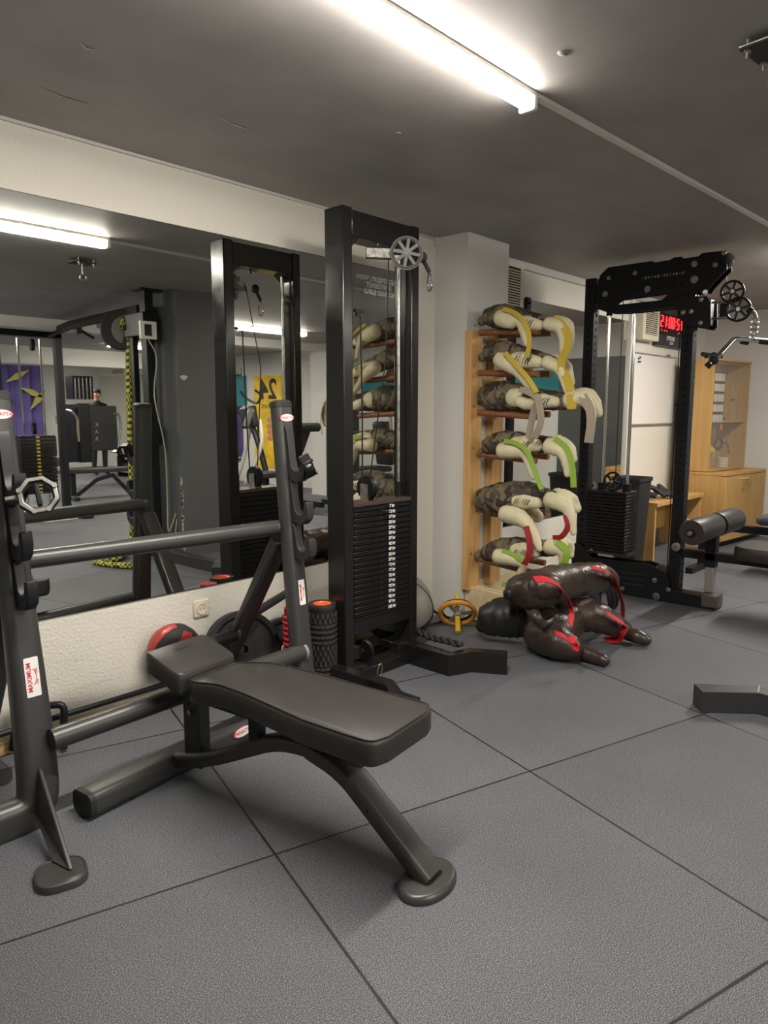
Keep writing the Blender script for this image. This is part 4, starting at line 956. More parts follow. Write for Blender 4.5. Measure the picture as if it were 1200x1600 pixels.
# bent foot of another machine at the right edge
t = thing('bent_steel_foot', 'black bent box foot of a machine, cut by the right edge of the photo', 'machine foot', (3.3, .95, 0))
q = [WZ(1084, 1067, .1), WZ(1189, 1070, .1), WZ(1184, 1083, .1), WZ(1099, 1081, .1)]
P = [V((3.165, 1.03, 0)), V((3.318, .846, 0)), V((3.30, .50, 0))]; Wv = [V((.075, .063, 0)), V((.092, .018, 0)), V((.085, 0, 0))]
rings = [[p, p + w_, p + w_ + V((0, 0, .098)), p + V((0, 0, .098))] for p, w_ in zip(P, Wv)]
part('box_foot', MB().loft(rings), DKGR, t, smooth=False, bevel=.003)
part('weld_seam', MB().cyl(P[1] + V((0, 0, .099)), P[1] + Wv[1] + V((0, 0, .099)), .003, 6), SILVER, t)
part('floor_tube', MB().box(3.30, 3.385, -.10, .52, .0, .098), DKGR, t, bevel=.003)

# ================================================================== wall things on the right
def louvre_box(x0, x1, z0, z1, dp, label, pitch, grp='louvred boxes on the wall'):
    t = thing('louvred_vent_box', label, 'vent', ((x0 + x1) / 2, D, z0), grp)
    part('casing', MB().box(x0, x1, D - dp, D, z0, z1), CREAMP, t, bevel=.006)
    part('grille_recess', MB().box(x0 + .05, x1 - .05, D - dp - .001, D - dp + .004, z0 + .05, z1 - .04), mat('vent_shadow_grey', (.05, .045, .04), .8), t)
    b = MB(); z = z0 + .06
    while z < z1 - .045: b.obox(((x0 + x1) / 2, D - dp - .004, z), V(((x1 - x0) / 2 - .05, 0, 0)), V((0, .006, .003)), V((0, -.0015, .0035))); z += pitch
    part('louvres', b, CREAMP, t); return t
louvre_box(4.20, 4.585, 1.95, 2.36, .04, 'louvred box beside the grey column, above the topmost dummy', .018)
louvre_box(6.50, 6.86, 1.975, 2.28, .10, 'louvred cream box left of the red digital clock', .018)
ck = thing('digital_clock', 'black digital wall clock with red numerals above the whiteboard', 'clock', (7.27, D, 1.96))
CX0, CX1 = 6.94, 7.58
part('case', MB().box(CX0, CX1, D - .05, D, 2.00, 2.325), SATIN, ck, bevel=.004)
part('top_strip', MB().box(CX0 + .10, CX1, D - .053, D - .05, 2.262, 2.31), mat('dim_grey_panel', (.06, .05, .05), .5), ck)
LED = mat('red_led', (.8, .05, .05), .5, emit=(1.0, .015, .02), est=1.3)
SEG = {'0': 'abcdef', '1': 'bc', '2': 'abged', '5': 'afgcd', '8': 'abcdefg', '4': 'fgbc'}
def digit(ch, cx, cz, w_, h_):
    b = MB(); y = D - .0535; s_ = .0062; sl = .10
    def bar(xa, za, xb, zb_):
        b.cyl((cx + xa + sl * za, y, cz + za), (cx + xb + sl * zb_, y, cz + zb_), s_, 6)
    g = {'a': (-w_, h_, w_, h_), 'g': (-w_, 0, w_, 0), 'd': (-w_, -h_, w_, -h_), 'f': (-w_, h_, -w_, 0), 'b': (w_, h_, w_, 0), 'e': (-w_, 0, -w_, -h_), 'c': (w_, 0, w_, -h_)}
    for k in SEG[ch]:
        xa, za, xb, zb_ = g[k]; bar(xa * .92, za * .95, xb * .92, zb_ * .95)
    part('numeral', b, LED, ck)
for i, (ch, cx) in enumerate(zip('210854', (7.035, 7.115, 7.235, 7.315, 7.435, 7.515))): digit(ch, cx - .01, 2.185, .024, .052)
b = MB()
for cx in (7.17, 7.37):
    for z in (2.165, 2.205): b.cyl((cx, D - .0535, z), (cx, D - .05, z), .006, 8)
for cx in (7.03, 7.10, 7.16, 7.46): b.cyl((cx, D - .0535, 2.10), (cx, D - .05, 2.10), .007, 8)
part('indicator_dots', b, LED, ck)
lg = part('lower_panel', MB().box(CX0, CX1, D - .052, D - .0, 1.955, 2.06), mat('smoky_panel', (.035, .035, .038), .35), ck)
text('lettering', 'XTREME', .055, (7.26, D - .054, 2.032), (1, 0, 0), (0, 0, 1), INKW, ck, .0005, .0015); text('lettering', 'GYM', .04, (7.28, D - .054, 1.988), (1, 0, 0), (0, 0, 1), INKW, ck, .0005, .001)
wb = thing('whiteboard', 'white dry erase board below the digital clock', 'whiteboard', (6.98, D, 1.2))
part('panel', MB().box(6.48, 7.50, D - .018, D, 1.205, 1.855), mat('whiteboard_enamel', (.82, .80, .76), .22), wb, smooth=False)
b = MB(); b.box(6.47, 7.51, D - .024, D, 1.19, 1.207).box(6.47, 7.51, D - .024, D, 1.853, 1.866).box(6.47, 6.483, D - .024, D, 1.19, 1.866).box(7.497, 7.51, D - .024, D, 1.19, 1.866)
part('frame', b, SILVER, wb); part('clip', MB().box(7.30, 7.33, D - .03, D - .01, 1.862, 1.885), STEEL, wb)
b = MB()
for dx, dz in ((0, 0), (.035, .012), (0, -.03), (.035, -.028)): b.box(6.60 + dx, 6.625 + dx, D - .024, D - .018, 1.80 + dz, 1.818 + dz)
part('magnet', b, mat('teal_magnet', (.02, .09, .12), .4), wb)
solo('conduit_pipe', MB().box(7.68, 7.74, D - .05, D, 0, CZ - .05), WHITE, 'white vertical conduit on the wall right of the whiteboard', 'conduit', (7.7, D, 0))
t = thing('light_switch', 'cream switch on the wall beside the white conduit', 'switch', (7.63, D, 1.42)); part('rocker', MB().box(7.60, 7.66, D - .03, D, 1.40, 1.50), CREAMP, t, bevel=.005); part('stub', MB().box(7.52, 7.68, D - .02, D, 1.385, 1.40), SATIN, t)
solo('hanging_cord', MB().tube(smooth_path([(7.60, D - .03, 2.05), (7.60, D - .03, 1.6), (7.58, D - .03, 1.2), (7.62, D - .03, .6)], 6), .006, 8), DKGR, 'thin dark cord hanging down the wall right of the whiteboard', 'cord', (7.6, D, 1))

# tapered black bin, desk
b = MB(); c = V((5.93, 2.61, 0)); b.loft([[c + V((x * k, y * k, z)) for x, y in rrect(.24, .26, .03)] for k, z in ((.72, 0), (1.0, .74), (1.08, .74), (1.08, .77), (1.0, .77), (.95, .74), (.7, .03))], cap=True)
solo('waste_bin', b, RUB, 'tall tapered black bin behind the weight stack of the pulldown machine', 'bin', c)
dk = thing('desk', 'low beech desk under the whiteboard', 'desk', (6.9, 2.6, 0))
part('desk_top', MB().box(6.14, 7.26, 2.46, 2.88, .50, .535), BEECH, dk, bevel=.002); part('side_panel', MB().box(6.14, 6.168, 2.48, 2.86, 0, .50), BEECH, dk); part('side_panel', MB().box(7.23, 7.258, 2.48, 2.86, 0, .50), BEECH, dk); part('back_panel', MB().box(6.168, 7.23, 2.82, 2.84, .17, .50), BEECH, dk)
b = MB()
for i in range(7):
    a = i * .9; b.tube(smooth_path([(6.22 + .06 * i, 2.58 + .1 * math.sin(a), .56), (6.30 + .06 * i, 2.66 + .08 * math.cos(a), .60 + .02 * (i % 3)), (6.34 + .06 * i, 2.56 + .06 * math.sin(2 * a), .57)], 4), .022, 8)
solo('coiled_harness', b, RUB, 'heap of black straps and cables lying on the desk', 'straps', (6.6, 2.5, .535))

# display cabinet, lower cupboard
RO = Matrix.Rotation(math.radians(-6), 3, 'Z'); CO = V((7.36, 2.455, 0)); cx_ = RO @ V((1, 0, 0)); cy_ = RO @ V((0, 1, 0))
def CB(b, x0, x1, y0, y1, z0, z1): c = CO + cx_ * ((x0 + x1) / 2) + cy_ * ((y0 + y1) / 2) + V((0, 0, (z0 + z1) / 2)); return b.obox(c, cx_ * ((x1 - x0) / 2), cy_ * ((y1 - y0) / 2), V((0, 0, (z1 - z0) / 2)))
cab = thing('display_cabinet', 'beech display cabinet with glass doors standing on the cupboard at the right', 'cabinet', CO + V((.4, .2, .735)))
CW = .83; z0, z1 = .735, 1.815
for x0, x1 in ((0, .018), (CW - .018, CW)): part('side_panel', CB(MB(), x0, x1, .012, .33, z0, z1), BEECH, cab)
part('top_panel', CB(MB(), 0, CW, .0, .33, z1, z1 + .02), BEECH, cab); part('bottom_panel', CB(MB(), .018, CW - .018, .012, .33, z0, z0 + .018), BEECH, cab); part('back_panel', CB(MB(), .018, CW - .018, .32, .33, z0 + .018, z1), mat('grey_back_panel', (.5, .47, .4), .6), cab)
part('inner_shelf', CB(MB(), .018, CW - .018, .03, .318, 1.215, 1.233), BEECH, cab)
GL = mat('clear_glass', (.95, .97, .96), .02)
gb = GL.node_tree.nodes['Principled BSDF']; gb.inputs['Transmission Weight'].default_value = 0.0; gb.inputs['Alpha'].default_value = 0.16; gb.inputs['Specular IOR Level'].default_value = .6
gb.inputs['Base Color'].default_value = (.55, .5, .42, 1)
for x0, x1 in ((.02, CW / 2 - .002), (CW / 2 + .002, CW - .02)):
    g_ = part('glass_door', CB(MB(), x0, x1, .004, .009, z0 + .02, z1 - .004), GL, cab)
    xk = x1 - .03 if x0 < .1 else x0 + .03; part('knob', MB().cyl(CO + cx_ * xk + V((0, 0, 1.44)) + cy_ * .004, CO + cx_ * xk + V((0, 0, 1.44)) - cy_ * .012, .009, 12), CHROME, g_)
low = thing('cupboard', 'low beech cupboard with curved chrome handles under the display cabinet', 'cupboard', CO + V((.5, .2, 0)))
LW = .96; part('body', CB(MB(), 0.0, LW, -.145, .33, .05, .70), BEECH, low); part('top_board', CB(MB(), -.004, LW + .004, -.165, .335, .70, .728), BEECH, low, bevel=.002); part('plinth', CB(MB(), .02, LW - .02, -.12, .32, 0, .05), SATIN, low)
for x0, x1, hx in ((.004, .42, .375), (.426, LW - .004, .47)):
    d_ = part('door', CB(MB(), x0, x1, -.164, -.146, .06, .692), BEECH, low, bevel=.0015)
    q = CO + cx_ * hx - cy_ * .164; b = MB().tube([q + V((0, 0, .66)) , q + V((0, 0, .655)) - cy_ * .03, q + V((0, 0, .61)) - cy_ * .034 + cx_ * .008, q + V((0, 0, .565)) - cy_ * .03, q + V((0, 0, .56))], .006, 8)
    part('handle', b, CHROME, d_)
def CP(x, y, z): return CO + cx_ * x + cy_ * y + V((0, 0, z))
# things in the cabinet
t = thing('card_rack', 'hanging dark card rack with rows of small white packets inside the display cabinet', 'card rack', CP(.15, .06, 1.18), None)
part('backing', CB(MB(), .05, .30, .040, .048, 1.17, 1.72), DKGR, t)
for r_ in range(5):
    z = 1.22 + r_ * .10
    for k in range(3): part('packet', CB(MB(), .065 + k * .076, .130 + k * .076, .030, .040, z, z + .072), mat('pale_packet', (.62, .58, .52), .5), t)
    part('rail', CB(MB(), .055, .295, .028, .036, z - .012, z - .004), SATIN, t)
part('orange_tab', CB(MB(), .25, .275, .026, .036, 1.14, 1.20), ORANGE, t)
t = MB(); t.box(0, .12, 0, .10, 0, .16); 
solo('cardboard_box', CB(MB(), .08, .26, .10, .24, .753, .90), mat('kraft_board', (.35, .24, .12), .7), 'plain kraft box on the floor of the display cabinet', 'box', CP(.17, .17, .753))
b = MB()
for k in range(5): b.lathe([(0, 0), (.05, 0), (.055, .012), (.05, .018), (0, .018)], CP(.55, .12, .753 + .02 * k), (0, 0, 1), 18)
solo('cup_stack', b, CREAMP, 'pale stack of shallow dishes inside the display cabinet', 'dishes', CP(.55, .12, .753))
b = MB(); b.ring(CP(.42, .12, .99), .06, .012, (.3, 1, .1), 24, 8); b.tube(smooth_path([CP(.40, .12, .95), CP(.50, .10, 1.0), CP(.60, .10, .98), CP(.64, .1, .88)], 5), .008, 8)
solo('cable_coil', b, mat('navy_cable', (.03, .04, .09), .5), 'blue coiled cable standing in the display cabinet', 'cable', CP(.45, .12, .9))
b = MB(); b.ball(CP(.38, .18, .93), .07, (1, .8, .7), 14); solo('yellow_pouch', b, mat('yellow_pouch_cloth', (.6, .48, .04), .6), 'small yellow pouch among the things in the display cabinet', 'pouch', CP(.38, .18, .9))
b = MB(); b.ball(CP(.20, .20, .97), .085, (1.2, .8, .75), 14); b.ball(CP(.10, .20, .93), .06, (1, .8, 1), 12); solo('dark_bag', b, DKGR, 'dark crumpled bag on top of the kraft box in the display cabinet', 'bag', CP(.17, .2, .9))
b = MB(); b.ball(CP(.50, .15, 1.25), .05, (1.9, .8, .36), 14); solo('blue_case', b, mat('petrol_cloth', (.03, .07, .09), .6), 'flat blue case on the inner shelf of the display cabinet', 'case', CP(.5, .15, 1.233))
# black tripod handle heap on top of the cabinet
b = MB(); b.tube([CP(.02, .15, 1.88), CP(.32, .10, 1.86)], .022, 10); b.ball(CP(.24, .14, 1.87), .04, n=12); b.tube([CP(.06, .10, 1.85), CP(.20, .2, 1.85)], .016, 8)
solo('black_grip_set', b, RUB, 'black grips lying on top of the display cabinet', 'grips', CP(.2, .15, 1.835))

# ================================================================== things behind the camera that the mirrors show
def MY(x, y, Y): p = WY(x, y, 2 * D - Y); return V((p.x, 2 * D - p.y, p.z))      # mirrored pixel on a real plane y=Y
def MX(x, y, X_): p = WX(x, y, X_); return V((p.x, 2 * D - p.y, p.z))
# steel post with overhead bar, wheel and battle rope
t = thing('pull_up_post', 'black square steel post with a ceiling plate, seen in the mirror beside the grey pillar', 'post', (3.36, -.14, 0))
part('post', MB().box(3.32, 3.40, -.19, -.09, 0, CZ), SATIN, t, bevel=.004); part('ceiling_plate', MB().box(3.26, 3.46, -.24, -.04, CZ - .012, CZ), SATIN, t)
part('inner_post', MB().box(3.30, 3.35, -.34, -.29, 0, 2.12), SATIN, t); part('cross_plate', MB().box(3.28, 3.42, -.40, -.06, 1.98, 2.18), SATIN, t, bevel=.006)
part('tie_plate', MB().box(3.29, 3.42, -.36, -.06, 1.02, 1.22), SATIN, t)
t = thing('overhead_bar', 'long black overhead bar with short pegs running to the purple curtain, seen in the mirror', 'bar', (3.5, -1.8, 2.2))
part('beam', MB().sweep([(3.36, -.24, 2.22), (3.60, -2.2, 2.26), (3.85, -3.35, 2.27)], rrect(.07, .08, .01)), SATIN, t)
for k in (.35, .62): p = V((3.36, -.24, 2.20)).lerp(V((3.85, -3.35, 2.25)), k); part('peg', MB().cyl(p, p + V((.16, .05, -.10)), .016, 10), SATIN, t); part('bracket', MB().obox(p, V((.03, 0, 0)), V((0, .05, 0)), V((0, 0, .06))), SATIN, t)
t = thing('rope_wheel', 'black rimmed wheel carrying the battle rope, seen in the mirror', 'wheel', (3.36, -.52, 2.06))
part('rim', MB().lathe([(.02, .03), (.17, .03), (.18, .02), (.15, 0), (.18, -.02), (.17, -.03), (.02, -.03)], (3.32, -.54, 2.06), (.5, -.5, 0), 36), RUB, t)
part('face', MB().lathe([(0, .0), (.125, .0), (.125, .012), (0, .02)], (3.32, -.54, 2.06) and V((3.35, -.50, 2.06)), (-.4, .8, 0), 30), mat('grey_disc', (.16, .155, .14), .5), t)
ROPE = mat('yellow_black_rope', (.45, .42, .05), .7)
def ropem():
    b_ = ROPE.node_tree.nodes['Principled BSDF']; tc = nd(ROPE, 'ShaderNodeTexCoord'); v = nd(ROPE, 'ShaderNodeTexChecker'); v.inputs['Scale'].default_value = 34
    v.inputs[1].default_value = (.50, .48, .05, 1); v.inputs[2].default_value = (.012, .012, .01, 1)
    ROPE.node_tree.links.new(tc.outputs['Object'], v.inputs[0]); ROPE.node_tree.links.new(v.outputs[0], b_.inputs['Base Color'])
ropem()
br = thing('battle_rope', 'thick black and yellow battle rope hung over the wheel, seen in the mirror', 'rope', (3.2, -.5, 0))
for dx, yy in ((0, -.50), (.06, -.44), (.02, -.40)):
    pts = [MY(187 + dx * 100, 515, yy), MY(193 + dx * 100, 495, yy), MY(198 + dx * 120, 530, yy), MY(199 + dx * 150, 640, yy), MY(203 + dx * 60, 740, yy), MY(207 + dx * 40, 790, yy), MY(200 + dx * 40, 850, yy), V((3.02, yy + .22, .03)), V((2.8, -.2 + dx, .022)), V((2.95, .15 + dx, .022)), V((3.1, .0 + dx, .022))]
    part('strand', MB().tube(smooth_path(pts, 6), .021, 10), ROPE, br)
b = MB(); b.obox(V((3.28, -.16, 2.06)), V((.004, .02, 0)) * 3, V((-.055, .03, 0)), V((0, 0, .07)))
t = thing('floodlight', 'small white floodlight clamped to the black post, seen in the mirror', 'floodlight', (3.26, -.03, 2.06))
q = MY(231, 516, -.02)
part('frame', MB().plate([[q + V((-.075, 0, -.075)), q + V((.075, 0, -.075)), q + V((.075, 0, .075)), q + V((-.075, 0, .075))], [q + V((-.04, 0, -.05)), q + V((.04, 0, -.05)), q + V((.04, 0, .05)), q + V((-.04, 0, .05))]], (0, -.03, 0)), WHITE, t, smooth=False)
part('lens', MB().box(q.x - .04, q.x + .04, q.y - .022, q.y - .02, q.z - .05, q.z + .05), INKB, t)
cord = smooth_path([q + V((0, -.02, -.07)), MY(243, 560, -.05), MY(240, 620, -.05), MY(256, 700, -.04), MY(260, 780, -.04), MY(262, 830, -.03), MY(275, 800, -.02), MY(270, 850, -.0), MY(262, 860, .0)], 6)
solo('extension_cord', MB().tube(cord, .006, 8), mat('pale_cord', (.45, .45, .33), .6), 'pale cord hanging down the black post to the floor, seen in the mirror', 'cord', cord[0])

# second cable station with a purple curtain behind
t = thing('cable_station', 'black cable station with a weight stack before the purple curtain, in the mirror', 'cable machine', (3.85, -3.4, 0))
for x in (3.95,): part('post', MB().box(x - .04, x + .04, -3.42, -3.32, 0, 2.30), SATIN, t, bevel=.004)
part('post', MB().box(3.18, 3.26, -3.42, -3.32, 0, 2.30), SATIN, t, bevel=.004); part('top_beam', MB().box(3.18, 3.99, -3.42, -3.32, 2.22, 2.31), SATIN, t, bevel=.004)
part('base', MB().box(3.15, 4.05, -3.50, -3.22, 0, .07), SATIN, t, bevel=.004); part('foot', MB().box(3.98, 4.1, -3.4, -2.95, 0, .06), SATIN, t, bevel=.004)
for x in (3.48, 3.74): part('guide_rod', MB().cyl((x, -3.37, .2), (x, -3.37, 2.2), .012, 10), CHROME, t)
for i in range(16): part('weight_plate', MB().box(3.40, 3.82, -3.44, -3.28, .32 + i * .045, .358 + i * .045), PLATE, t)
b = MB()
for i in range(16): b.box(3.585, 3.625, -3.279, -3.276, .33 + i * .045, .35 + i * .045)
part('number_labels', b, YEL, t); part('stack_pulley', MB().lathe([(0, .02), (.07, .02), (.07, -.02), (0, -.02)], (3.6, -3.36, 1.12), (1, .2, 0), 20), PLATE, t)
part('top_pulley', MB().lathe([(0, .02), (.07, .02), (.07, -.02), (0, -.02)], (3.62, -3.30, 2.12), (1, .2, 0), 20), PLATE, t)
solo('white_box', MB().box(3.50, 3.92, -3.12, -3.0, 0, .10), WHITE, 'low pale box on the floor by the cable station, seen in the mirror', 'box', (3.7, -3.06, 0), bevel=.004)
b = MB(); pts = []
for i in range(81): x = 3.18 + i * .045; pts.append((x, -10.9 + .05 * math.sin(i * 1.3), 0))
rings = [[V(p) + V((0, -.01, z)) for p in pts] for z in (.12, 2.36)]
bb = b.b; g = [[bb.verts.new(p) for p in r] for r in rings]
for j in range(80): bb.faces.new([g[0][j], g[0][j + 1], g[1][j + 1], g[1][j]])
PUR = mat('purple_curtain_cloth', (.075, .055, .20), .8, var=.35, vscale=3)
solo('curtain', b, PUR, 'purple pleated curtain on the far wall, at the left edge of the mirror', 'curtain', (5.0, -10.9, 0))
b = MB()
for i, (x, z, a) in enumerate(((6.6, 2.1, .5), (6.9, 1.75, -.4), (7.0, 1.6, .9), (5.6, 2.2, .2), (5.2, 2.15, -.5))):
    c = V((x - .35, -10.82, z)); d_ = V((math.cos(a), 0, math.sin(a))); e_ = V((-d_.z, 0, d_.x)); b.plate([[c - d_ * .3, c - e_ * .07, c + d_ * .3, c + e_ * .07]], (0, .006, 0))
solo('leaf_print', b, mat('leaf_yellow', (.28, .26, .06), .8), 'yellow green leaf shapes on the purple curtain in the mirror', 'leaf decoration', (6.0, -10.82, 0))

# far mirror and white skirting on the east wall
t = thing('wall_mirror', 'distant wall mirror at the back of the gym, seen inside the big mirror', 'mirror', (XE, -9.6, .36))
part('backing', MB().box(XE - .006, XE, -11.35, -5.6, .36, 2.16), GLASSE, t, smooth=False); part('glass', MB().box(XE - .008, XE - .0055, -11.34, -5.61, .364, 2.156), MIRROR, t, smooth=False)
for y_, lb in ((-10.4, 'left'), (-7.8, 'right')):
    tt = thing('ceiling_vent', '%s of the two flat vents high on the far wall, seen in the mirror' % lb, 'vent', (XE, y_, 2.24)); part('frame', MB().box(XE - .02, XE, y_ - .3, y_ + .3, 2.2, 2.32), CREAMP, tt); part('slats', MB().box(XE - .024, XE - .02, y_ - .26, y_ + .26, 2.22, 2.235).box(XE - .024, XE - .02, y_ - .26, y_ + .26, 2.25, 2.265).box(XE - .024, XE - .02, y_ - .26, y_ + .26, 2.28, 2.295), DKGR, tt)
TEAL = mat('teal_paint', (.02, .22, .25), .6)
solo('teal_banner', MB().box(XE - .015, XE - .003, -2.4, 1.6, 1.50, 1.86), TEAL, 'long teal banner on the end wall, seen in the mirrors above the machines', 'banner', (XE, -.5, 1.5), smooth=False)
solo('teal_board', MB().box(XE - .015, XE - .003, -5.9, -5.45, 1.45, 2.0), TEAL, 'small teal board beside the yellow poster, seen in the mirror', 'board', (XE, -5.1, 1.5), smooth=False)
# poster
pY0, pY1 = MX(396, 600, XE).y, MX(436, 600, XE).y
po = thing('poster', 'bright yellow poster with a black number on the end wall, seen in the mirror', 'poster', (XE, (pY0 + pY1) / 2, 1))
YP = mat('yellow_poster_print', (.80, .52, .02), .5, var=.25, vscale=5)
part('sheet', MB().box(XE - .008, XE - .002, pY0, pY1 + .25, .30, 1.98), YP, po, smooth=False)
yc = MX(412, 620, XE).y
text('lettering', '24', .50, (XE - .010, yc + .13, 1.72), (0, -1, 0), (0, 0, 1), INKB, po, .0008, .012)
text('lettering', 'FITNESS', .10, (XE - .010, yc + .1, 1.42), (0, -1, 0), (0, 0, 1), mat('ochre_ink', (.35, .22, .02), .6), po, .0008, .004)
b = MB()
for k in range(4): b.ball((XE - .007, yc + .16, 1.18 - k * .11), .10, (.05, 1.0, .55), 16)
part('hand_print', b, mat('skin_print', (.55, .25, .14), .6), po)
part('blue_tag', MB().box(XE - .008, XE - .005, yc - .22, yc - .10, .95, 1.18), mat('blue_print', (.03, .15, .35), .5), po)

# multi gym with person behind it
mg = thing('multi_gym', 'large dark grey multi gym station at the back of the room, seen in the mirror', 'gym machine', (6.1, -7.2, 0))
def MB3(x0, y0, x1, y1, Y, th=.5):
    a = MY(x0, y0, Y); c = MY(x1, y1, Y); return MB().box(min(a.x, c.x), max(a.x, c.x), Y - th, Y, min(a.z, c.z), max(a.z, c.z))
part('shroud', MB3(137, 634, 185, 703, -7.2, .35), DKGR, mg, bevel=.02); part('side_shroud', MB3(120, 630, 145, 722, -7.0, .5), SATIN, mg, bevel=.02); part('left_column', MB3(98, 632, 120, 722, -6.9, .3), SATIN, mg, bevel=.01)
part('tower_frame', MB3(112, 587, 146, 624, -7.5, .3), SATIN, mg)
b = MB()
for x in (116, 122, 128, 134, 140): p = MY(x, 590, -7.45); b.cyl(p, V((p.x, p.y, 1.55)), .012, 8)
part('rods', b, CHROME, mg)
def mtube(l, Y, r): return MB().tube(fillet([MY(x, y, Y) for x, y in l], .06, 4), r, 10)
part('press_arm', mtube([(88, 662), (88, 645), (98, 640), (110, 641), (120, 652), (122, 690)], -6.6, .022), CHROME, mg); part('press_arm', mtube([(176, 645), (186, 648), (188, 668), (184, 700)], -6.8, .022), CHROME, mg)
part('seat_pad', MB3(70, 682, 90, 712, -6.5, .08), LEA, mg, bevel=.02); part('seat_pad', MB3(74, 716, 100, 728, -6.4, .3), LEA, mg, bevel=.02)
for k, ch in enumerate('KAR'): text('lettering', ch, .10, MY(150, 664 + k * 11, -7.19) + V((0, .01, 0)), (-1, 0, 0), (0, 0, 1), SILVER, mg)
p = MY(150, 617, -8.9)
# the person: one continuous skinned body
def person(loc, z_head):
    h = z_head + .11
    r = thing('person', 'person with short dark hair in a black top behind the multi gym, in the mirror', 'person', (loc.x, loc.y, 0))
    me = bpy.data.meshes.new('body'); bm = bmesh.new(); me_o = bpy.data.objects.new('body', me); COL.objects.link(me_o)
    s_ = h / 1.75
    J = [((0, 0, .95), .14), ((0, 0, 1.18), .135), ((0, 0, 1.38), .15), ((0, 0, 1.50), .06), ((0, .0, 1.56), .055), ((0, .01, 1.66), .092), ((0, .01, 1.70), .085),
         ((.17, 0, 1.42), .065), ((.25, .02, 1.15), .045), ((.22, .18, 1.0), .038), ((.20, .24, .98), .035), ((-.17, 0, 1.42), .065), ((-.25, .02, 1.15), .045), ((-.22, .18, 1.0), .038), ((-.20, .24, .98), .035),
         ((.10, 0, .85), .09), ((.11, .01, .48), .062), ((.12, -.02, .09), .045), ((.12, .12, .04), .04), ((-.10, 0, .85), .09), ((-.11, .01, .48), .062), ((-.12, -.02, .09), .045), ((-.12, .12, .04), .04)]
    E_ = [(0, 1), (1, 2), (2, 3), (3, 4), (4, 5), (5, 6), (2, 7), (7, 8), (8, 9), (9, 10), (2, 11), (11, 12), (12, 13), (13, 14), (0, 15), (15, 16), (16, 17), (17, 18), (0, 19), (19, 20), (20, 21), (21, 22)]
    vs = [bm.verts.new(V(p_) * s_) for p_, _ in J]
    for a, c in E_: bm.edges.new((vs[a], vs[c]))
    bm.to_mesh(me); bm.free()
    me_o.modifiers.new('skin', 'SKIN'); 
    for v_, (_, rd) in zip(me.skin_vertices[0].data, J): v_.radius = (rd * s_, rd * s_)
    me.skin_vertices[0].data[0].use_root = True
    sb_ = me_o.modifiers.new('sub', 'SUBSURF'); sb_.levels = 2; sb_.render_levels = 2
    dg = bpy.context.evaluated_depsgraph_get(); m2_ = bpy.data.meshes.new_from_object(me_o.evaluated_get(dg)); bpy.data.objects.remove(me_o)
    SK = mat('skin', (.50, .27, .18), .5); TOP = mat('black_top', (.015, .015, .018), .8); TR = mat('dark_trousers', (.02, .02, .025), .8)
    for x in (SK, TOP, TR): m2_.materials.append(x)
    for f_ in m2_.polygons:
        c = f_.center / s_; f_.material_index = 0 if (c.z > 1.53 or (c.z < 1.16 and abs(c.x) > .18 and c.z > .9)) else (1 if c.z > .95 else 2); f_.use_smooth = True
    o = bpy.data.objects.new('body', m2_); COL.objects.link(o); o.parent = r; ORG[o.name] = ORG[r.name]
    L_ = r.location
    b = MB(); b.ball(L_ + V((0, -.012, 1.705)) * s_ + V((0, 0, 0)) * 0, .098 * s_, (1, 1.05, .75), 18); part('hair', b, mat('dark_hair', (.015, .012, .01), .7), r, ang=80)
    b = MB(); b.ball(L_ + V((0, .10, 1.64)) * s_, .014, (1, 1, 1.4), 8); part('nose', b, SK, r)
    b = MB(); 
    for sx_ in (-1, 1): b.ball(L_ + V((sx_ * .033, .088, 1.668)) * s_, .010, n=8)
    part('eyes', b, INKB, r); b = MB().obox(L_ + V((0, .088, 1.602)) * s_, (.022, 0, 0), (0, .006, 0), (0, 0, .004)); part('mouth', b, mat('lips', (.35, .12, .1), .5), r)
    b = MB()
    for sx_ in (-1, 1): b.ball(L_ + V((sx_ * .096, .01, 1.65)) * s_, .022, (.4, .8, 1.3), 10)
    part('ears', b, SK, r)
    for sx_ in (-1, 1):
        b = MB(); w0 = L_ + V((sx_ * .20, .25, .975)) * s_
        b.ball(w0 + V((0, .04, 0)), .034, (.9, 1.2, .5), 12)
        for k, (dx, ln) in enumerate(((-.026, .062), (-.009, .072), (.009, .068), (.025, .055))): b.tube([w0 + V((dx, .06, 0)), w0 + V((dx * 1.2, .06 + ln * .6, -.008)), w0 + V((dx * 1.2, .06 + ln, -.03))], [.0095, .0088, .0075], 8)
        b.tube([w0 + V((-sx_ * .03, .03, 0)), w0 + V((-sx_ * .055, .06, -.008)), w0 + V((-sx_ * .058, .085, -.02))], [.011, .0095, .008], 8)
        part('hand', b, SK, r, ang=80)
person(V((p.x, p.y, 0)), p.z)

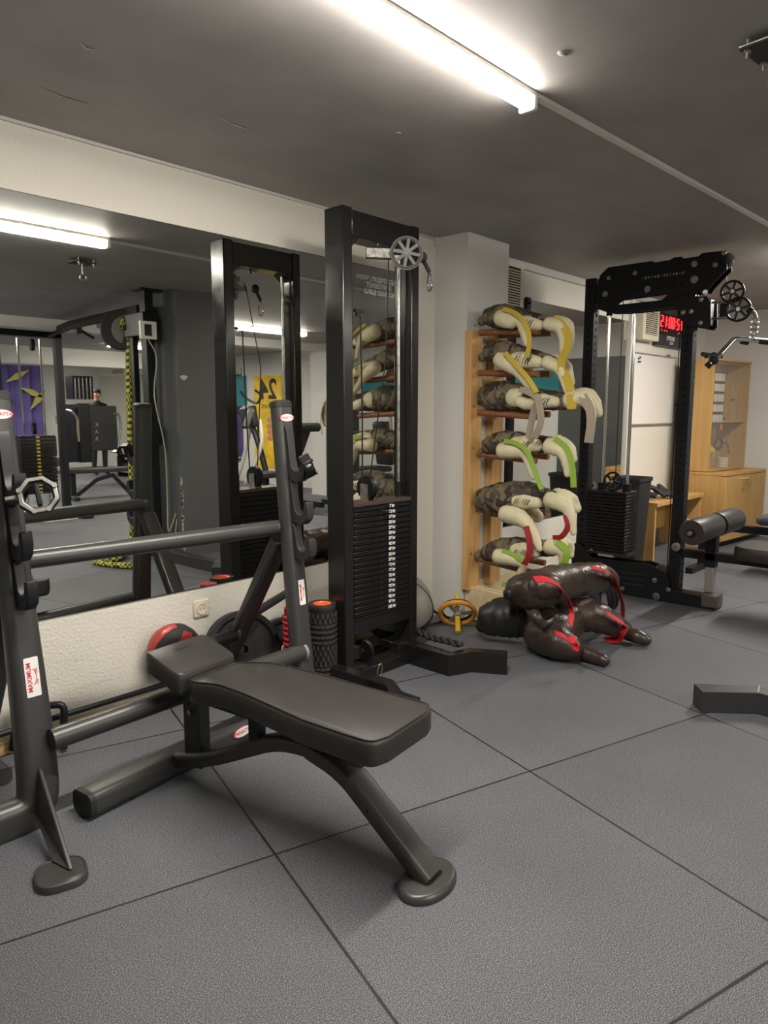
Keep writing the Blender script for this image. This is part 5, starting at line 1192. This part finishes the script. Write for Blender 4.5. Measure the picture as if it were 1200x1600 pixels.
# benches and dumbbells in the open space
def small_bench(x, y, ang_, label, s_=1.0):
    t = thing('flat_bench', label, 'bench', (x, y, 0), 'low benches at the back of the gym'); R_ = Matrix.Rotation(ang_, 3, 'Z'); c = V((x, y, 0))
    def ob(cx, cy, cz, hx, hy, hz): return MB().obox(c + R_ @ V((cx, cy, cz)), R_ @ V((hx, 0, 0)), R_ @ V((0, hy, 0)), V((0, 0, hz)))
    part('seat_pad', ob(.12, 0, .43, .48, .13, .035), LEA, t, bevel=.015); part('head_pad', ob(-.52, 0, .44, .14, .13, .03), mat('grey_vinyl', (.12, .115, .10), .45), t, bevel=.015)
    part('post', ob(-.25, 0, .22, .035, .03, .19), SATIN, t); part('foot', ob(-.28, 0, .03, .04, .30, .03), DKGR, t, bevel=.01)
    part('strut', MB().sweep([c + R_ @ V((-.2, 0, .06)), c + R_ @ V((.1, 0, .28)), c + R_ @ V((.35, 0, .34)), c + R_ @ V((.6, 0, .05))], rrect(.06, .06, .01)), SATIN, t)
q = MY(165, 790, -5.1)
small_bench(5.05, -5.05, .15, 'low black bench with a grey head pad standing in open space, seen in the mirror')
for k, (x, y, lb) in enumerate(((6.2, -6.5, 'first'),)):
    pass
dr = thing('dumbbell_rack', 'low dumbbell rack by the far wall, seen in the mirror under the multi gym', 'rack', (7.45, -6.9, 0))
part('lower_shelf', MB().box(7.2, 7.6, -8.4, -5.4, .10, .13), SILVER, dr); part('upper_shelf', MB().box(7.35, 7.75, -8.4, -5.4, .34, .37), DKGR, dr)
for y_ in (-8.4, -5.44): part('end_frame', MB().box(7.2, 7.75, y_, y_ + .04, 0, .42), SATIN, dr)
db = None
DBH = MATS['black_rubber']
for k in range(14):
    y_ = -8.2 + k * .2; z_ = .13
    if db is None:
        db = thing('dumbbell', 'round headed rubber dumbbell on the low rack by the far wall, seen in the mirror', 'dumbbell', (7.4, y_, z_ + .07), 'dumbbells on the far rack'); c = V((7.4, y_, z_ + .07))
        for s_ in (-1, 1): part('head', MB().cyl(c + V((s_ * .06, 0, 0)), c + V((s_ * .15, 0, 0)), .068, 12), RUB, db)
        part('handle', MB().cyl(c + V((-.07, 0, 0)), c + V((.07, 0, 0)), .017, 10), CHROME, db)
    else: dup(db, (0, .2 * k, 0))
# elliptical trainer
t = thing('elliptical_trainer', 'cross trainer with curved white side rails before the yellow poster, seen in the mirror', 'cross trainer', (6.7, -3.5, 0))
def mt(l, X_, r, m_, nm): part(nm, MB().tube(smooth_path([MX(x, y, X_) for x, y in l], 5), r, 10), m_, t)
mt([(395, 640), (386, 690), (376, 730), (368, 750)], 6.8, .030, WHITE, 'side_rail'); mt([(405, 655), (408, 690), (398, 725), (383, 755)], 6.6, .026, WHITE, 'side_rail')
mt([(372, 640), (392, 665), (405, 700), (414, 735)], 6.7, .045, SATIN, 'drive_arm'); mt([(375, 612), (383, 622), (400, 630), (406, 618), (398, 610)], 6.7, .018, SATIN, 'handlebar')
part('console', MB().obox(MX(388, 652, 6.7), V((.05, 0, 0)), V((0, .17, .02)), V((0, -.03, .16))), DKGR, t, bevel=.03); mt([(392, 640), (384, 665)], 6.6, .05, SILVER, 'console_neck')
part('base', MB().obox(MX(392, 742, 6.7) * V((1, 1, 0)) + V((0, 0, .05)), V((.35, 0, 0)), V((0, .75, 0)), V((0, 0, .05))), SATIN, t, bevel=.01) if False else part('base', MB().box(6.4, 7.0, -4.3, -2.9, 0, .09), SATIN, t, bevel=.01)
part('flywheel_cover', MB().cyl((6.6, -4.0, .38), (6.8, -4.0, .38), .30, 30), DKGR, t)
# treadmill-like dark machines seen through the second mirror
def machine(x, y, label, kind):
    t = thing('exercise_machine', label, 'gym machine', (x, y, 0), 'dark machines seen in the mirrors')
    part('base_frame', MB().box(x - .5, x + .5, y - .04, y + .04, 0, .07).box(x - .5, x - .43, y - .4, y + .4, 0, .07).box(x + .43, x + .5, y - .4, y + .4, 0, .07), SATIN, t, bevel=.005)
    part('post', MB().box(x - .5, x - .42, y - .05, y + .05, 0, 1.95), SATIN, t, bevel=.005)
    part('shroud', MB().box(x - .55, x - .35, y - .25, y + .25, .1, 1.45), DKGR, t, bevel=.03)
    part('seat_pad', MB().box(x - .02, x + .38, y - .2, y + .2, .45, .53), LEA, t, bevel=.03); part('seat_post', MB().box(x + .14, x + .22, y - .04, y + .04, .05, .46), SATIN, t)
    part('back_pad', MB().obox((x + .40, y, .86), (.05, 0, .01), (0, .16, 0), (-.05, 0, .32)), LEA, t, bevel=.03)
    for s_ in (-1, 1): part('arm', MB().tube(fillet([V((x - .4, y + s_ * .3, 1.5)), V((x + .1, y + s_ * .38, 1.5)), V((x + .15, y + s_ * .38, 1.05))], .1, 5), .025, 10), SATIN if kind else SILVER, t)
    part('top_bar', MB().box(x - .5, x + .1, y - .03, y + .03, 1.86, 1.94), SATIN, t)
machine(7.5, .2, 'dark chest press machine near the end wall, seen in the mirror behind the dummies', 1)
machine(7.5, -1.5, 'dark seated machine with pale arms further along the end wall, seen in the mirrors', 0)
# exercise bike / bench pair near the grey column reflections
t = thing('preacher_bench', 'black curl bench near the end wall, seen in the mirror beside the cable tower', 'bench', (6.2, -1.6, 0))
part('pad', MB().obox((6.2, -1.55, .92), (.22, 0, 0), (0, .03, .0), (0, .08, .15)), LEA, t, bevel=.02); part('roller', MB().cyl((5.95, -1.4, 1.12), (6.5, -1.4, 1.12), .06, 18), RUB, t)
part('post', MB().box(6.16, 6.24, -1.62, -1.54, 0, .9), SATIN, t); part('foot', MB().box(5.85, 6.55, -1.62, -1.54, 0, .06), SATIN, t); part('beam', MB().box(6.16, 6.24, -2.3, -1.0, .1, .17), SATIN, t); part('seat_pad', MB().box(6.02, 6.38, -2.35, -2.0, .42, .5), LEA, t, bevel=.02); part('seat_post', MB().box(6.17, 6.23, -2.2, -2.12, .1, .43), SATIN, t)
